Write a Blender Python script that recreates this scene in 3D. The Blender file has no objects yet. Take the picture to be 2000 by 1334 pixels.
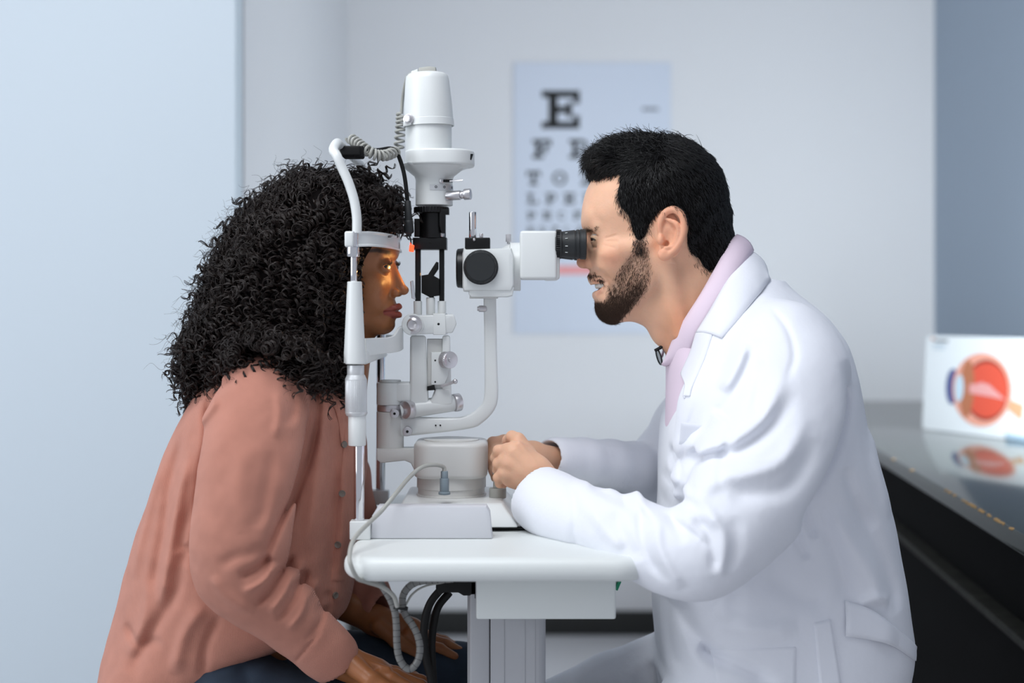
import bpy, bmesh, math, random
import numpy as np
from mathutils import Vector, Matrix, noise as mnoise
random.seed(7); RNG = np.random.default_rng(7)
COL = bpy.context.scene.collection
F_PX = 2778.0; CAMZ = 1.15; HOR = 600.0
def D(px, py, d):
    """photo measurement (pixel of the 2000x1334 frame) at distance d in front of the camera -> metres"""
    return Vector(((px-1000.0)*d/F_PX, d, CAMZ-(py-HOR)*d/F_PX))
def srgb(r, g, b):
    f = lambda c: (c/255/12.92) if c/255 <= 0.04045 else ((c/255+0.055)/1.055)**2.4
    return (f(r), f(g), f(b), 1.0)
# ---------------------------------------------------------------- materials
def mat(name, col, rough=0.5, metal=0.0, spec=0.5, bump=None, var=None, emit=None, sheen=0, coat=0, sss=0, attr=None, subs=(1,.4,.25)):
    m = bpy.data.materials.new(name); m.use_nodes = True
    nt = m.node_tree; b = nt.nodes['Principled BSDF']
    b.inputs['Base Color'].default_value = col
    b.inputs['Roughness'].default_value = rough
    b.inputs['Metallic'].default_value = metal
    b.inputs['Specular IOR Level'].default_value = spec
    if sheen: b.inputs['Sheen Weight'].default_value = sheen
    if coat: b.inputs['Coat Weight'].default_value = coat; b.inputs['Coat Roughness'].default_value = 0.1
    if sss:
        b.inputs['Subsurface Weight'].default_value = sss
        b.inputs['Subsurface Radius'].default_value = subs
        b.inputs['Subsurface Scale'].default_value = 0.006
    if emit:
        b.inputs['Emission Color'].default_value = emit[0]; b.inputs['Emission Strength'].default_value = emit[1]
    tc = nt.nodes.new('ShaderNodeTexCoord')
    src = None
    if attr:
        a = nt.nodes.new('ShaderNodeAttribute'); a.attribute_name = attr; src = a.outputs['Color']
        nt.links.new(src, b.inputs['Base Color'])
    if var:
        amt, scale = var
        n = nt.nodes.new('ShaderNodeTexNoise'); n.inputs['Scale'].default_value = scale; n.inputs['Detail'].default_value = 5
        nt.links.new(tc.outputs['Object'], n.inputs['Vector'])
        mr = nt.nodes.new('ShaderNodeMapRange'); mr.inputs['From Min'].default_value = 0.3; mr.inputs['From Max'].default_value = 0.7
        mr.inputs['To Min'].default_value = 1-amt; mr.inputs['To Max'].default_value = 1+amt
        nt.links.new(n.outputs['Fac'], mr.inputs['Value'])
        mx = nt.nodes.new('ShaderNodeMix'); mx.data_type = 'RGBA'; mx.blend_type = 'MULTIPLY'; mx.inputs['Factor'].default_value = 1
        if src: nt.links.new(src, mx.inputs['A'])
        else: mx.inputs['A'].default_value = col
        nt.links.new(mr.outputs['Result'], mx.inputs['B']); nt.links.new(mx.outputs['Result'], b.inputs['Base Color'])
    if bump:
        kind, scale, strength, dist = bump
        if kind == 'noise':
            n = nt.nodes.new('ShaderNodeTexNoise'); n.inputs['Scale'].default_value = scale; n.inputs['Detail'].default_value = 4; out = n.outputs['Fac']
        else:
            n = nt.nodes.new('ShaderNodeTexWave'); n.inputs['Scale'].default_value = scale; n.inputs['Distortion'].default_value = 1.5
            n.inputs['Detail'].default_value = 2
            n.bands_direction = kind; out = n.outputs['Fac']
        nt.links.new(tc.outputs['Object'], n.inputs['Vector'])
        bp = nt.nodes.new('ShaderNodeBump'); bp.inputs['Strength'].default_value = strength; bp.inputs['Distance'].default_value = dist
        nt.links.new(out, bp.inputs['Height']); nt.links.new(bp.outputs['Normal'], b.inputs['Normal'])
    return m
M = {}
M['plastic'] = mat('white_enamel', srgb(221, 224, 223), 0.32, bump=('noise', 900, 0.03, 0.001))
M['plastic2'] = mat('off_white_enamel', srgb(212, 212, 209), 0.4)
M['table'] = mat('table_laminate', srgb(222, 226, 224), 0.42)
M['boxgrey'] = mat('grey_plastic', srgb(206, 207, 212), 0.45, bump=('noise', 1500, 0.06, 0.001))
M['col'] = mat('column_aluminium', srgb(176, 177, 181), 0.45, 0.1)
M['chrome'] = mat('chrome', srgb(225, 225, 228), 0.12, 1.0)
M['brushed'] = mat('brushed_silver', srgb(205, 203, 206), 0.33, 0.85)
M['pearl'] = mat('silver_paint', srgb(206, 208, 210), 0.35, 0.35)
M['black'] = mat('black_anodised', srgb(12, 12, 13), 0.35, spec=0.35)
M['blackm'] = mat('black_matt', srgb(20, 20, 20), 0.6, spec=0.25)
M['rubber'] = mat('black_rubber', srgb(30, 33, 35), 0.55)
M['cordgrey'] = mat('grey_cord', srgb(168, 168, 162), 0.5)
M['wrap'] = mat('spiral_wrap', srgb(118, 118, 116), 0.4)
M['plug'] = mat('blue_grey_plug', srgb(128, 142, 150), 0.5)
M['led'] = mat('red_lamp', srgb(255, 60, 30), 0.3, emit=((1, .07, .02, 1), 2.2))
M['ink'] = mat('black_ink', srgb(18, 20, 20), 0.7)
M['green'] = mat('green_label', srgb(20, 140, 100), 0.6)
M['glass'] = mat('lens_glass', srgb(60, 64, 66), 0.05, 0.0, coat=1)
# ---------------------------------------------------------------- object helpers
ORG = {}
def tag(o, label=None, cat=None, group=None, kind=None):
    for k, v in (('label', label), ('category', cat), ('group', group), ('kind', kind)):
        if v: o[k] = v
    return o
def thing(name, loc, label, cat, group=None):
    o = bpy.data.objects.new(name, None); o.empty_display_size = 0.05; COL.objects.link(o)
    o.location = loc; ORG[o.name] = Vector(loc); tag(o, label, cat, group); return o
def link_mesh(name, V, Fc, m, parent=None, smooth=True, angle=38, mats=None, fmat=None):
    o0 = ORG[parent.name] if parent else Vector((0, 0, 0))
    V = np.asarray(V, dtype=float)
    if parent: V = V-np.array(o0)
    else:
        c = np.array([(V[:, 0].min()+V[:, 0].max())/2, (V[:, 1].min()+V[:, 1].max())/2, V[:, 2].min()]); o0 = Vector(c); V = V-c
    me = bpy.data.meshes.new(name); me.from_pydata(V.tolist(), [], [list(f) for f in Fc])
    if mats:
        for x in mats: me.materials.append(x)
        me.polygons.foreach_set('material_index', np.asarray(fmat, dtype=np.int32))
    else: me.materials.append(m)
    if smooth:
        me.polygons.foreach_set('use_smooth', [True]*len(me.polygons))
        if angle: me.set_sharp_from_angle(angle=math.radians(angle))
    me.update()
    o = bpy.data.objects.new(name, me); COL.objects.link(o)
    if parent: o.parent = parent; ORG[o.name] = o0
    else: o.location = o0; ORG[o.name] = o0
    return o
def basis(axis):
    a = Vector(axis).normalized(); t = Vector((0, 0, 1)) if abs(a.z) < 0.9 else Vector((1, 0, 0))
    u = a.cross(t).normalized(); return a, u, a.cross(u).normalized()
class MB:
    def __init__(s): s.V = []; s.F = []; s.I = []; s.mi = 0
    def add(s, V, F):
        n = len(s.V); s.V += [tuple(v) for v in V]; s.F += [tuple(i+n for i in f) for f in F]; s.I += [s.mi]*len(F); return s
    def bm(s, bm):
        bm.verts.index_update(); s.add([v.co[:] for v in bm.verts], [[v.index for v in f.verts] for f in bm.faces]); bm.free(); return s
    def box(s, c, size, bev=0.001, rot=None, seg=3):
        bm = bmesh.new(); bmesh.ops.create_cube(bm, size=1)
        for v in bm.verts: v.co = Vector((v.co.x*size[0], v.co.y*size[1], v.co.z*size[2]))
        if bev: bmesh.ops.bevel(bm, geom=bm.edges[:], offset=min(bev, min(size)*0.49), segments=seg, profile=0.5, affect='EDGES')
        if rot is not None:
            for v in bm.verts: v.co = rot @ v.co
        for v in bm.verts: v.co += Vector(c)
        return s.bm(bm)
    def hull(s, pts, bev=0.002, seg=3):
        bm = bmesh.new()
        for p in pts: bm.verts.new(p)
        bmesh.ops.convex_hull(bm, input=bm.verts[:])
        bmesh.ops.dissolve_limit(bm, angle_limit=0.02, verts=bm.verts[:], edges=bm.edges[:])
        if bev: bmesh.ops.bevel(bm, geom=bm.edges[:], offset=bev, segments=seg, profile=0.5, affect='EDGES')
        return s.bm(bm)
    def prism(s, poly, y0, y1, bev=0.001, seg=2):
        """poly: list of (x,z) world, extruded along y"""
        bm = bmesh.new(); a = [bm.verts.new((p[0], y0, p[1])) for p in poly]
        f = bm.faces.new(a); r = bmesh.ops.extrude_face_region(bm, geom=[f])
        for v in r['geom']:
            if isinstance(v, bmesh.types.BMVert): v.co.y = y1
        bmesh.ops.recalc_face_normals(bm, faces=bm.faces[:])
        if bev:
            ed = [e for e in bm.edges if abs(e.verts[0].co.y-e.verts[1].co.y) < 1e-6]
            bmesh.ops.bevel(bm, geom=ed, offset=bev, segments=seg, profile=0.5, affect='EDGES')
        return s.bm(bm)
    def pprism(s, px, d0, d1, bev=0.001):
        return s.prism([(D(x, y, d0).x, D(x, y, d0).z) for x, y in px], d0, d1, bev)
    def lathe(s, org, axis, prof, n=40, cap=True):
        """prof: list of (t along axis, radius)"""
        a, u, w = basis(axis); org = Vector(org); V = []; F = []
        for t, r in prof:
            for i in range(n):
                th = 2*math.pi*i/n; V.append(org+a*t+(u*math.cos(th)+w*math.sin(th))*r)
        for j in range(len(prof)-1):
            for i in range(n):
                k = (i+1) % n; F.append((j*n+i, j*n+k, (j+1)*n+k, (j+1)*n+i))
        if cap:
            if prof[0][1] > 1e-6: F.append(tuple(range(n))[::-1])
            if prof[-1][1] > 1e-6: F.append(tuple((len(prof)-1)*n+i for i in range(n)))
        return s.add(V, F)
    def cyl(s, p0, p1, r0, r1=None, bev=0.0008, n=36):
        if r1 is None: r1 = r0
        L = (Vector(p1)-Vector(p0)).length; b = min(bev, L*0.3, r0*0.5, r1*0.5)
        return s.lathe(p0, Vector(p1)-Vector(p0), [(0, r0-b), (b*0.3, r0-b*0.3), (b, r0), (L-b, r1), (L-b*0.3, r1-b*0.3), (L, r1-b)], n)
    def knurl(s, p0, p1, r, n=60, depth=0.0006, bev=0.0008):
        a, u, w = basis(Vector(p1)-Vector(p0)); L = (Vector(p1)-Vector(p0)).length; V = []; F = []
        prof = [(0, r-bev, 0), (bev, r, 1), (L-bev, r, 1), (L, r-bev, 0)]; N = n*4
        for t, rr, kk in prof:
            for i in range(N):
                th = 2*math.pi*i/N; q = rr-(depth*kk if (i % 4) in (2, 3) else 0)
                V.append(Vector(p0)+a*t+(u*math.cos(th)+w*math.sin(th))*q)
        for j in range(3):
            for i in range(N): F.append((j*N+i, j*N+(i+1) % N, (j+1)*N+(i+1) % N, (j+1)*N+i))
        F.append(tuple(range(N))[::-1]); F.append(tuple(3*N+i for i in range(N)))
        return s.add(V, F)
    def tube(s, pts, r, n=12, sub=6, cap=True, sx=1.0):
        P = spline(pts, sub) if sub > 1 else [Vector(p) for p in pts]
        N = len(P); V = []; F = []; up = None
        for i, p in enumerate(P):
            t = (P[min(i+1, N-1)]-P[max(i-1, 0)]).normalized()
            if up is None: _, up, _ = basis(t)
            up = (up-t*up.dot(t)).normalized(); w = t.cross(up)
            rr = r(i/(N-1)) if callable(r) else r
            for k in range(n):
                th = 2*math.pi*k/n; V.append(p+up*math.cos(th)*rr*sx+w*math.sin(th)*rr)
        for j in range(N-1):
            for k in range(n): F.append((j*n+k, j*n+(k+1) % n, (j+1)*n+(k+1) % n, (j+1)*n+k))
        if cap: F.append(tuple(range(n))[::-1]); F.append(tuple((N-1)*n+k for k in range(n)))
        return s.add(V, F)
    def ball(s, c, r, n=24):
        r = (r, r, r) if not hasattr(r, '__len__') else r
        V = []; F = []; m = n//2
        for j in range(1, m):
            for i in range(n):
                a = math.pi*j/m; b = 2*math.pi*i/n
                V.append((c[0]+r[0]*math.sin(a)*math.cos(b), c[1]+r[1]*math.sin(a)*math.sin(b), c[2]+r[2]*math.cos(a)))
        T = len(V); V.append((c[0], c[1], c[2]+r[2])); V.append((c[0], c[1], c[2]-r[2]))
        for j in range(m-2):
            for i in range(n): F.append((j*n+i, (j+1)*n+i, (j+1)*n+(i+1) % n, j*n+(i+1) % n))
        for i in range(n): F.append((T, i, (i+1) % n)); F.append((T+1, (m-2)*n+(i+1) % n, (m-2)*n+i))
        return s.add(V, F)
    def build(s, name, m, parent=None, angle=38, smooth=True):
        if isinstance(m, (list, tuple)): return link_mesh(name, s.V, s.F, None, parent, smooth, angle, mats=m, fmat=s.I)
        return link_mesh(name, s.V, s.F, m, parent, smooth, angle)
def spline(pts, sub):
    P = [Vector(p) for p in pts]; out = []
    for i in range(len(P)-1):
        a = P[i-1] if i else P[0]*2-P[1]; b = P[i]; c = P[i+1]; d = P[i+2] if i+2 < len(P) else P[-1]*2-P[-2]
        for k in range(sub):
            t = k/sub; out.append(0.5*((2*b)+(c-a)*t+(2*a-5*b+4*c-d)*t*t+(3*b-a-3*c+d)*t**3))
    out.append(P[-1]); return out
# ---------------------------------------------------------------- camera
cam = bpy.data.cameras.new('camera'); co = bpy.data.objects.new('camera', cam); COL.objects.link(co)
co.location = (0, 0, CAMZ); co.rotation_euler = (math.pi/2, 0, 0)
cam.sensor_width = 36; cam.lens = 50; cam.shift_y = -67/2000.0
cam.dof.use_dof = True; cam.dof.focus_distance = 1.80; cam.dof.aperture_fstop = 2.7
bpy.context.scene.camera = co
sc = bpy.context.scene
sc.view_settings.view_transform = 'Standard'; sc.view_settings.look = 'None'; sc.view_settings.gamma = 1; sc.view_settings.use_curve_mapping = False
sc.view_settings.exposure = 0.0
# ---------------------------------------------------------------- room
M['wall'] = mat('painted_wall', srgb(226, 227, 230), 0.75, var=(0.012, 1.2), bump=('noise', 260, 0.05, 0.001))
M['wall_l'] = mat('painted_wall_white', srgb(210, 221, 229), 0.7, var=(0.01, 1.0), bump=('noise', 260, 0.05, 0.001))
M['wall_r'] = mat('painted_wall_blue', srgb(158, 172, 188), 0.8, var=(0.01, 1.2), bump=('noise', 260, 0.05, 0.001))
M['floor'] = mat('light_floor', srgb(205, 205, 208), 0.3, var=(0.03, 3))
M['base'] = mat('dark_baseboard', srgb(30, 31, 30), 0.5)
BW = 5.0; XL = -0.576; DL = 2.96; XLN = (460-1000)*DL/F_PX; XR = 1.485
def struct(name, mb, m): o = mb.build(name, m); o['kind'] = 'structure'; return o
struct('floor', MB().box((0.0, 2.4, -0.02), (5, 6.4, 0.04), 0), M['floor'])
struct('wall_back', MB().box(((XL+XR)/2, BW+0.05, 1.4), (XR-XL+0.3, 0.1, 2.8), 0), M['wall'])
struct('wall_left', MB().prism([(-2.5, 0), (XLN, 0), (XLN, 2.8), (-2.5, 2.8)], DL, DL+0.08, 0.004), M['wall_l'])
struct('wall_return', MB().box(((XL+XLN)/2-0.05, (DL+BW)/2+0.06, 1.4), (0.1, BW-DL-0.08, 2.8), 0,
       Matrix.Rotation(math.atan2(-(XL-XLN), BW-DL), 3, 'Z')), M['wall'])
struct('wall_right', MB().box((XR+0.05, 3.2, 1.4), (0.1, 3.6, 2.8), 0), M['wall_r'])
struct('ceiling', MB().box((0.0, 2.4, 2.83), (5, 6.4, 0.06), 0), M['wall'])
struct('baseboard_back', MB().box(((XL+XR)/2, BW-0.008, 0.042), (XR-XL, 0.016, 0.084), 0.003), M['base'])
struct('baseboard_left', MB().box((-1.54, DL-0.008, 0.042), (1.92, 0.016, 0.084), 0.003), M['base'])
# ---------------------------------------------------------------- dark counter along the right wall
CZ = CAMZ-0.329
M['granite'] = mat('dark_polished_stone', srgb(40, 46, 42), 0.1, spec=0.28, var=(0.35, 60))
M['carcass'] = mat('black_cabinet', (0.0012, 0.0012, 0.0013, 1), 0.8, spec=0.08)
M['shelfe'] = mat('worn_dark_edge', srgb(40, 40, 36), 0.7, spec=0.2, var=(0.4, 30))
cn = thing('cabinet', (1.2, 3.4, 0), 'black cabinet running along the right wall under the dark stone worktop', 'cabinet')
x0 = lambda y: 0.738+(y-2.05)*0.0862
def slab(y0, y1, za, zb, off=0.0, xr=XR-0.002):
    mb = MB(); P = [(x0(y0)+off, y0), (xr, y0), (xr, y1), (x0(y1)+off, y1)]
    return mb.hull([(p[0], p[1], z) for p in P for z in (za, zb)], 0.002)
wt = slab(1.6, BW-0.002, CZ-0.03, CZ).build('worktop', M['granite'])
tag(wt, 'dark polished stone worktop with a chipped front edge, reflecting the eye picture', 'worktop')
slab(1.65, BW-0.01, 0.1, CZ-0.031, 0.09).build('body', M['carcass'], cn)
slab(1.65, BW-0.01, 0.0, 0.098, 0.14).build('plinth', M['carcass'], cn)
slab(1.63, BW-0.01, CZ-0.215, CZ-0.2, 0.055).build('drawer_rail', M['shelfe'], cn)
chip = MB()
M['chip'] = mat('bare_chipboard', srgb(170, 135, 85), 0.8)
for i in range(26):
    y = 2.1+random.random()*0.45 if i < 18 else 2.1+random.random()*1.2
    chip.ball((x0(y)+0.0005, y, CZ-0.001), (0.0022+random.random()*0.003, 0.003+random.random()*0.008, 0.0012+random.random()*0.002), 8)
ch = chip.build('edge_chips', M['chip'], None); ch.name = 'edge_chips'; ch['kind'] = 'stuff'; ch.parent = wt; ch.matrix_parent_inverse = wt.matrix_basis.inverted(); ORG[ch.name] = ORG[wt.name]
# ---------------------------------------------------------------- picture card of an eye on the worktop
ct = thing('eye_anatomy_card', D(1900, 850, 3.66), 'white card showing a cutaway diagram of an eye, leaning on the dark worktop', 'poster')
A = D(1801, 838, 3.84); B = Vector((1.34, 3.26, A.z)); A.z = B.z = CZ+0.001
ux = (B-A).normalized(); H = 0.252; nrm = Vector((-ux.y, ux.x, 0)); nrm = -nrm if nrm.y > 0 else nrm
lean = 0.06
def card(u, v, off=0.0): return A+ux*u+Vector((0, 0, 1))*v+(-nrm)*(v*lean)+nrm*(off+0.0)
LW = (B-A).length
M['card'] = mat('card_white', srgb(226, 232, 236), 0.35)
mb = MB()
rr = 0.012; loop = []
for cx, cy, a0 in ((LW-rr, rr, -90), (LW-rr, H-rr, 0), (rr, H-rr, 90), (rr, rr, 180)):
    for k in range(5):
        a = math.radians(a0+k*22.5); loop.append((cx+rr*math.cos(a), cy+rr*math.sin(a)))
n = len(loop); V = [card(u, v, 0.0) for u, v in loop]+[card(u, v, -0.006) for u, v in loop]
mb.add(V, [tuple(range(n)), tuple(range(2*n-1, n-1, -1))]+[(i, i+n, (i+1) % n+n, (i+1) % n) for i in range(n)])
mb.build('card', M['card'], ct, smooth=False)
def cm(name, c): return mat(name, srgb(*c), 0.5)
pm = [cm('print_sclera', (226, 160, 140)), cm('print_dark_red', (150, 55, 40)), cm('print_red', (214, 84, 62)), cm('print_brown', (176, 110, 78)),
      cm('print_blue', (72, 86, 140)), cm('print_lens', (190, 212, 226)), cm('print_nerve', (214, 168, 130)), cm('print_light', (222, 160, 158)), cm('print_text', (70, 80, 92)), cm('print_pale', (160, 185, 205))]
mb = MB(); lay = [0]
def blob(cu, cv, ru, rv, mi, a0=0, a1=360, n=48, inner=None):
    lay[0] += 1; off = 0.0004+lay[0]*0.00012; mb.mi = mi
    pts = []
    for i in range(n if a1-a0 >= 360 else n+1):
        a = math.radians(a0+(a1-a0)*i/n); pts.append((cu+ru*math.cos(a), cv+rv*math.sin(a)))
    if inner:
        for i in range(n, -1, -1):
            a = math.radians(a0+(a1-a0)*i/n); pts.append((cu+inner[0]*math.cos(a), cv+inner[1]*math.sin(a)))
    V = [card(u, v, off) for u, v in pts]; mb.add(V, [tuple(range(len(V)))])
S = 0.252/183.0
E0 = (0.226, (842-757)*S)     # centre of the eye picture on the card
def e(x, y): return (E0[0]+(x-1911)*S*1.5, E0[1]-(y-757)*S)
def poly(pts, mi):
    lay[0] += 1; mb.mi = mi; V = [card(*e(*p), 0.0004+lay[0]*0.00012) for p in pts]; mb.add(V, [tuple(range(len(V)))])
poly([(1955, 768), (1987, 778), (1984, 806), (1960, 788)], 6)
blob(*e(1912, 757), 57*S*1.42, 68*S, 0)
blob(*e(1858, 755), 19*S, 34*S, 4); blob(*e(1868, 755), 15*S, 32*S, 0)
blob(*e(1920, 757), 42*S*1.42, 56*S, 1); blob(*e(1921, 757), 40*S*1.42, 50*S, 2)
blob(*e(1886, 757), 20*S, 54*S, 3); blob(*e(1871, 757), 13*S, 26*S, 5)
poly([(1890, 748), (1925, 745), (1956, 772), (1930, 768), (1890, 765)], 7)
poly([(1890, 752), (1915, 742), (1930, 760), (1905, 766)], 7)
for a, b, y, h, mi in ((1812, 1818, 668, 5, 3), (1820, 1846, 671, 4, 8), (1817, 1842, 679, 2, 9), (1817, 1840, 685, 1.5, 9), (1960, 2030, 841, 9, 9)):
    poly([e2 for e2 in ((a, y), (a, y-h), (b, y-h+(2 if b > 1900 else 0)), (b, y+(2 if b > 1900 else 0)))], mi)
mb.build('printed_eye', pm, ct, smooth=False)
# ---------------------------------------------------------------- eye chart on the back wall
ec = thing('eye_chart', D(1156, 652, BW-0.01), 'white eye test chart with a big letter E on the back wall', 'poster')
M['paper'] = mat('chart_paper', srgb(214, 222, 236), 0.45)
M['red'] = mat('red_line', srgb(238, 160, 160), 0.6); M['faint'] = mat('grey_ink', srgb(120, 125, 135), 0.7)
a = D(1003, 122, BW-0.006); b = D(1310, 652, BW-0.006)
MB().box(((a.x+b.x)/2, BW-0.005, (a.z+b.z)/2), (b.x-a.x, 0.006, a.z-b.z), 0.001).build('sheet', M['paper'], ec)
LET = {  # strokes on a 5x5 slab-serif grid: rectangles (x0,y0,x1,y1) and arcs (cx,cy,rx,ry,w,a0,a1)
 'E': [(0, 0, 5, .9), (0, 4.1, 5, 5), (.9, 0, 2.1, 5), (2, 2.05, 3.4, 2.95), (3.3, 1.5, 4, 3.5), (4.2, 0, 5, 1.7), (4.2, 3.3, 5, 5)],
 'F': [(0, 0, 3, .9), (0, 4.1, 5, 5), (.9, 0, 2.1, 5), (2, 2.05, 3.4, 2.95), (3.3, 1.5, 4, 3.5), (4.2, 3.3, 5, 5)],
 'P': [(0, 0, 3, .9), (0, 4.1, 3.4, 5), (.9, 0, 2.1, 5), (2, 1.7, 3.4, 2.5), ('a', 3.3, 3.35, 1.6, 1.65, .9, -90, 90)],
 'T': [(1, 0, 4, .9), (0, 4.1, 5, 5), (1.9, 0, 3.1, 5), (0, 3.1, .8, 5), (4.2, 3.1, 5, 5)],
 'O': [('a', 2.5, 2.5, 2.5, 2.5, 1, 0, 360)],
 'C': [('a', 2.5, 2.5, 2.5, 2.5, 1, 45, 315)],
 'D': [(0, 0, 2.6, .9), (0, 4.1, 2.6, 5), (.7, 0, 1.8, 5), ('a', 2.5, 2.5, 2.4, 2.5, 1, -90, 90)],
 'Z': [(0, 0, 5, .9), (0, 4.1, 5, 5), ('q', (0, .5), (1.3, .5), (5, 4.5), (3.7, 4.5)), (0, 3.2, .8, 5), (4.2, 0, 5, 1.8)],
 'L': [(0, 0, 5, .9), (.9, 0, 2.1, 5), (0, 4.1, 3, 5), (4.2, 0, 5, 1.8)]}
def letter(ch, cx, cy, hpx, m, nm='letter', squeeze=1.0):
    mb = MB(); y = BW-0.0088; s = hpx/5.0; li = [0]
    def q(pts):
        li[0] += 1; yy = y-li[0]*0.00005
        V = []
        for gx, gy in pts:
            w = D(cx+(gx-2.5)*s*squeeze, cy-(gy-2.5)*s, BW-0.0088); V.append((w.x, yy, w.z))
        mb.add(V, [tuple(range(len(V)))])
    for r in LET[ch]:
        if r[0] == 'a':
            _, ax, ay, rx, ry, w, a0, a1 = r
            for i in range(20):
                t0 = math.radians(a0+(a1-a0)*i/20); t1 = math.radians(a0+(a1-a0)*(i+1)/20); li[0] -= 1
                q([(ax+rx*math.cos(t0), ay+ry*math.sin(t0)), (ax+rx*math.cos(t1), ay+ry*math.sin(t1)), (ax+(rx-w)*math.cos(t1), ay+(ry-w*.7)*math.sin(t1)), (ax+(rx-w)*math.cos(t0), ay+(ry-w*.7)*math.sin(t0))])
            li[0] += 1
        elif r[0] == 'q': q(r[1:])
        else: q([(r[0], r[1]), (r[2], r[1]), (r[2], r[3]), (r[0], r[3])])
    mb.build(nm, m, ec, smooth=False)
letter('E', 1095, 214, 74, M['ink'])
for row, y, h, xs in (('FP', 291, 37, (1058, 1130)), ('TOZ', 348, 27, (1042, 1093, 1148)), ('LPED', 388, 21, (1040, 1076, 1112, 1150)),
                      ('PECFD', 421, 16, (1038, 1068, 1098, 1128, 1158)), ('EDFCZP', 449, 12, (1036, 1060, 1084, 1108, 1132, 1158)), ('FELOPZD', 474, 9, (1036, 1056, 1076, 1096, 1116, 1136, 1156))):
    for c, x in zip(row, xs): letter(c, x, y, h, M['ink'])
def strip(xa, ya, xb, yb, m, nm):
    p = D(xa, ya, BW-0.0088); q = D(xb, yb, BW-0.0088)
    MB().box(((p.x+q.x)/2, BW-0.0084, (p.z+q.z)/2), (abs(q.x-p.x), 0.0008, abs(p.z-q.z)), 0).build(nm, m, ec, smooth=False)
strip(1020, 519, 1290, 536, M['red'], 'red_bar'); strip(1254, 210, 1286, 216, M['faint'], 'side_marking')
# ---------------------------------------------------------------- light
w = bpy.data.worlds.new('world'); sc.world = w; w.use_nodes = True
bg = w.node_tree.nodes['Background']; bg.inputs[0].default_value = (0.84, 0.89, 1.0, 1); bg.inputs[1].default_value = 0.5
def area(name, loc, target, sx, sy, power, col):
    l = bpy.data.lights.new(name, 'AREA'); l.shape = 'RECTANGLE'; l.size = sx; l.size_y = sy; l.energy = power; l.color = col
    o = bpy.data.objects.new(name, l); COL.objects.link(o); o.location = loc
    o.rotation_euler = (Vector(target)-Vector(loc)).to_track_quat('-Z', 'Y').to_euler(); return o
area('ceiling_panel_light', (-0.35, 1.25, 2.75), (-0.1, 2.0, 0.9), 1.2, 1.2, 38, (0.95, 0.97, 1.0))
area('window_light', (-2.4, 0.5, 1.8), (0.3, 2.2, 1.0), 1.6, 1.8, 34, (0.90, 0.95, 1.0))
area('back_wall_fill_high', (0.45, 3.3, 2.75), (0.45, 4.6, 0.6), 1.4, 0.9, 4, (0.97, 0.97, 1.0))  # added fill lamp, brightens the back wall from above
area('back_wall_fill_low', (1.43, 3.0, 0.9), (0.2, 5.0, 0.45), 0.8, 1.0, 62, (0.9, 0.97, 1.0))  # added fill lamp out of view, lightens the lower back wall
# ================================================================ instrument table
TZ = CAMZ-0.28
tb = thing('instrument_table', (0.0, 1.86, 0), 'white height-adjustable instrument table carrying the slit lamp between the two people', 'table')
def round_rect(x0, x1, y0, y1, r, n=8):
    out = []
    for cx, cy, a0 in ((x1-r, y0+r, -90), (x1-r, y1-r, 0), (x0+r, y1-r, 90), (x0+r, y0+r, 180)):
        for k in range(n+1):
            a = math.radians(a0+90*k/n); out.append((cx+r*math.cos(a), cy+r*math.sin(a)))
    return out
def zslab(mb, loop, z0, z1, bev, n=6):
    cx = sum(p[0] for p in loop)/len(loop); cy = sum(p[1] for p in loop)/len(loop); L = len(loop)
    def ring(off, z):
        R = []
        for i in range(L):
            a = Vector((*loop[i-1], 0)); b = Vector((*loop[i], 0)); c = Vector((*loop[(i+1) % L], 0))
            t = (c-a).normalized(); nrm = Vector((t.y, -t.x, 0)); R.append((b.x-nrm.x*off, b.y-nrm.y*off, z))
        return R
    V = []; rings = 0
    for k in range(n+1):
        a = math.pi/2*k/n; V += ring(bev*(1-math.sin(a)), z0+bev*(1-math.cos(a))); rings += 1
    for k in range(n+1):
        a = math.pi/2*k/n; V += ring(bev*(1-math.cos(a)), z1-bev*(1-math.sin(a))); rings += 1
    F = [(j*L+i, j*L+(i+1) % L, (j+1)*L+(i+1) % L, (j+1)*L+i) for j in range(rings-1) for i in range(L)]
    F.append(tuple(range(L))[::-1]); F.append(tuple((rings-1)*L+i for i in range(L)))
    return mb.add(V, F)
zslab(MB(), round_rect(-0.192, 0.16, 1.585, 2.14, 0.045), TZ-0.028, TZ, 0.0125).build('tabletop', M['table'], tb)
a = D(930, 1130, 1.66); b = D(1203, 1210, 1.66)
MB().box(((a.x+b.x)/2, 1.66+0.09, (TZ-0.028+b.z)/2), (b.x-a.x, 0.18, TZ-0.028-b.z), 0.0025).build('power_box', M['table'], tb)
xa = D(912, 0, 1.72).x; xb = D(957, 0, 1.72).x; xc = D(1066, 0, 1.72).x
cmb = MB(); zt = D(0, 1200, 1.70).z
cmb.hull([(x, y, z) for x, y in ((xa, 1.735), (xa+0.004, 1.72), (xb-0.0006, 1.72), (xb-0.0006, 1.84), (xa, 1.84)) for z in (0.06, TZ-0.03)], 0.0015)
cmb.hull([(x, y, z) for x, y in [(xb+0.0006, 1.717), (xb+0.0006, 1.84), (xc, 1.84)]+[(xc-0.012+0.012*math.sin(t*math.pi/10), 1.729-0.012*math.cos(t*math.pi/10)) for t in range(6)] for z in (0.06, zt+0.03)], 0.0006)
for u in (0.25, 0.62, 0.8): cmb.box((xb+(xc-xb)*u, 1.7168, (0.06+zt)/2), (0.0012, 0.001, zt-0.06), 0.0003)
cmb.build('column', M['col'], tb)
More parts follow.
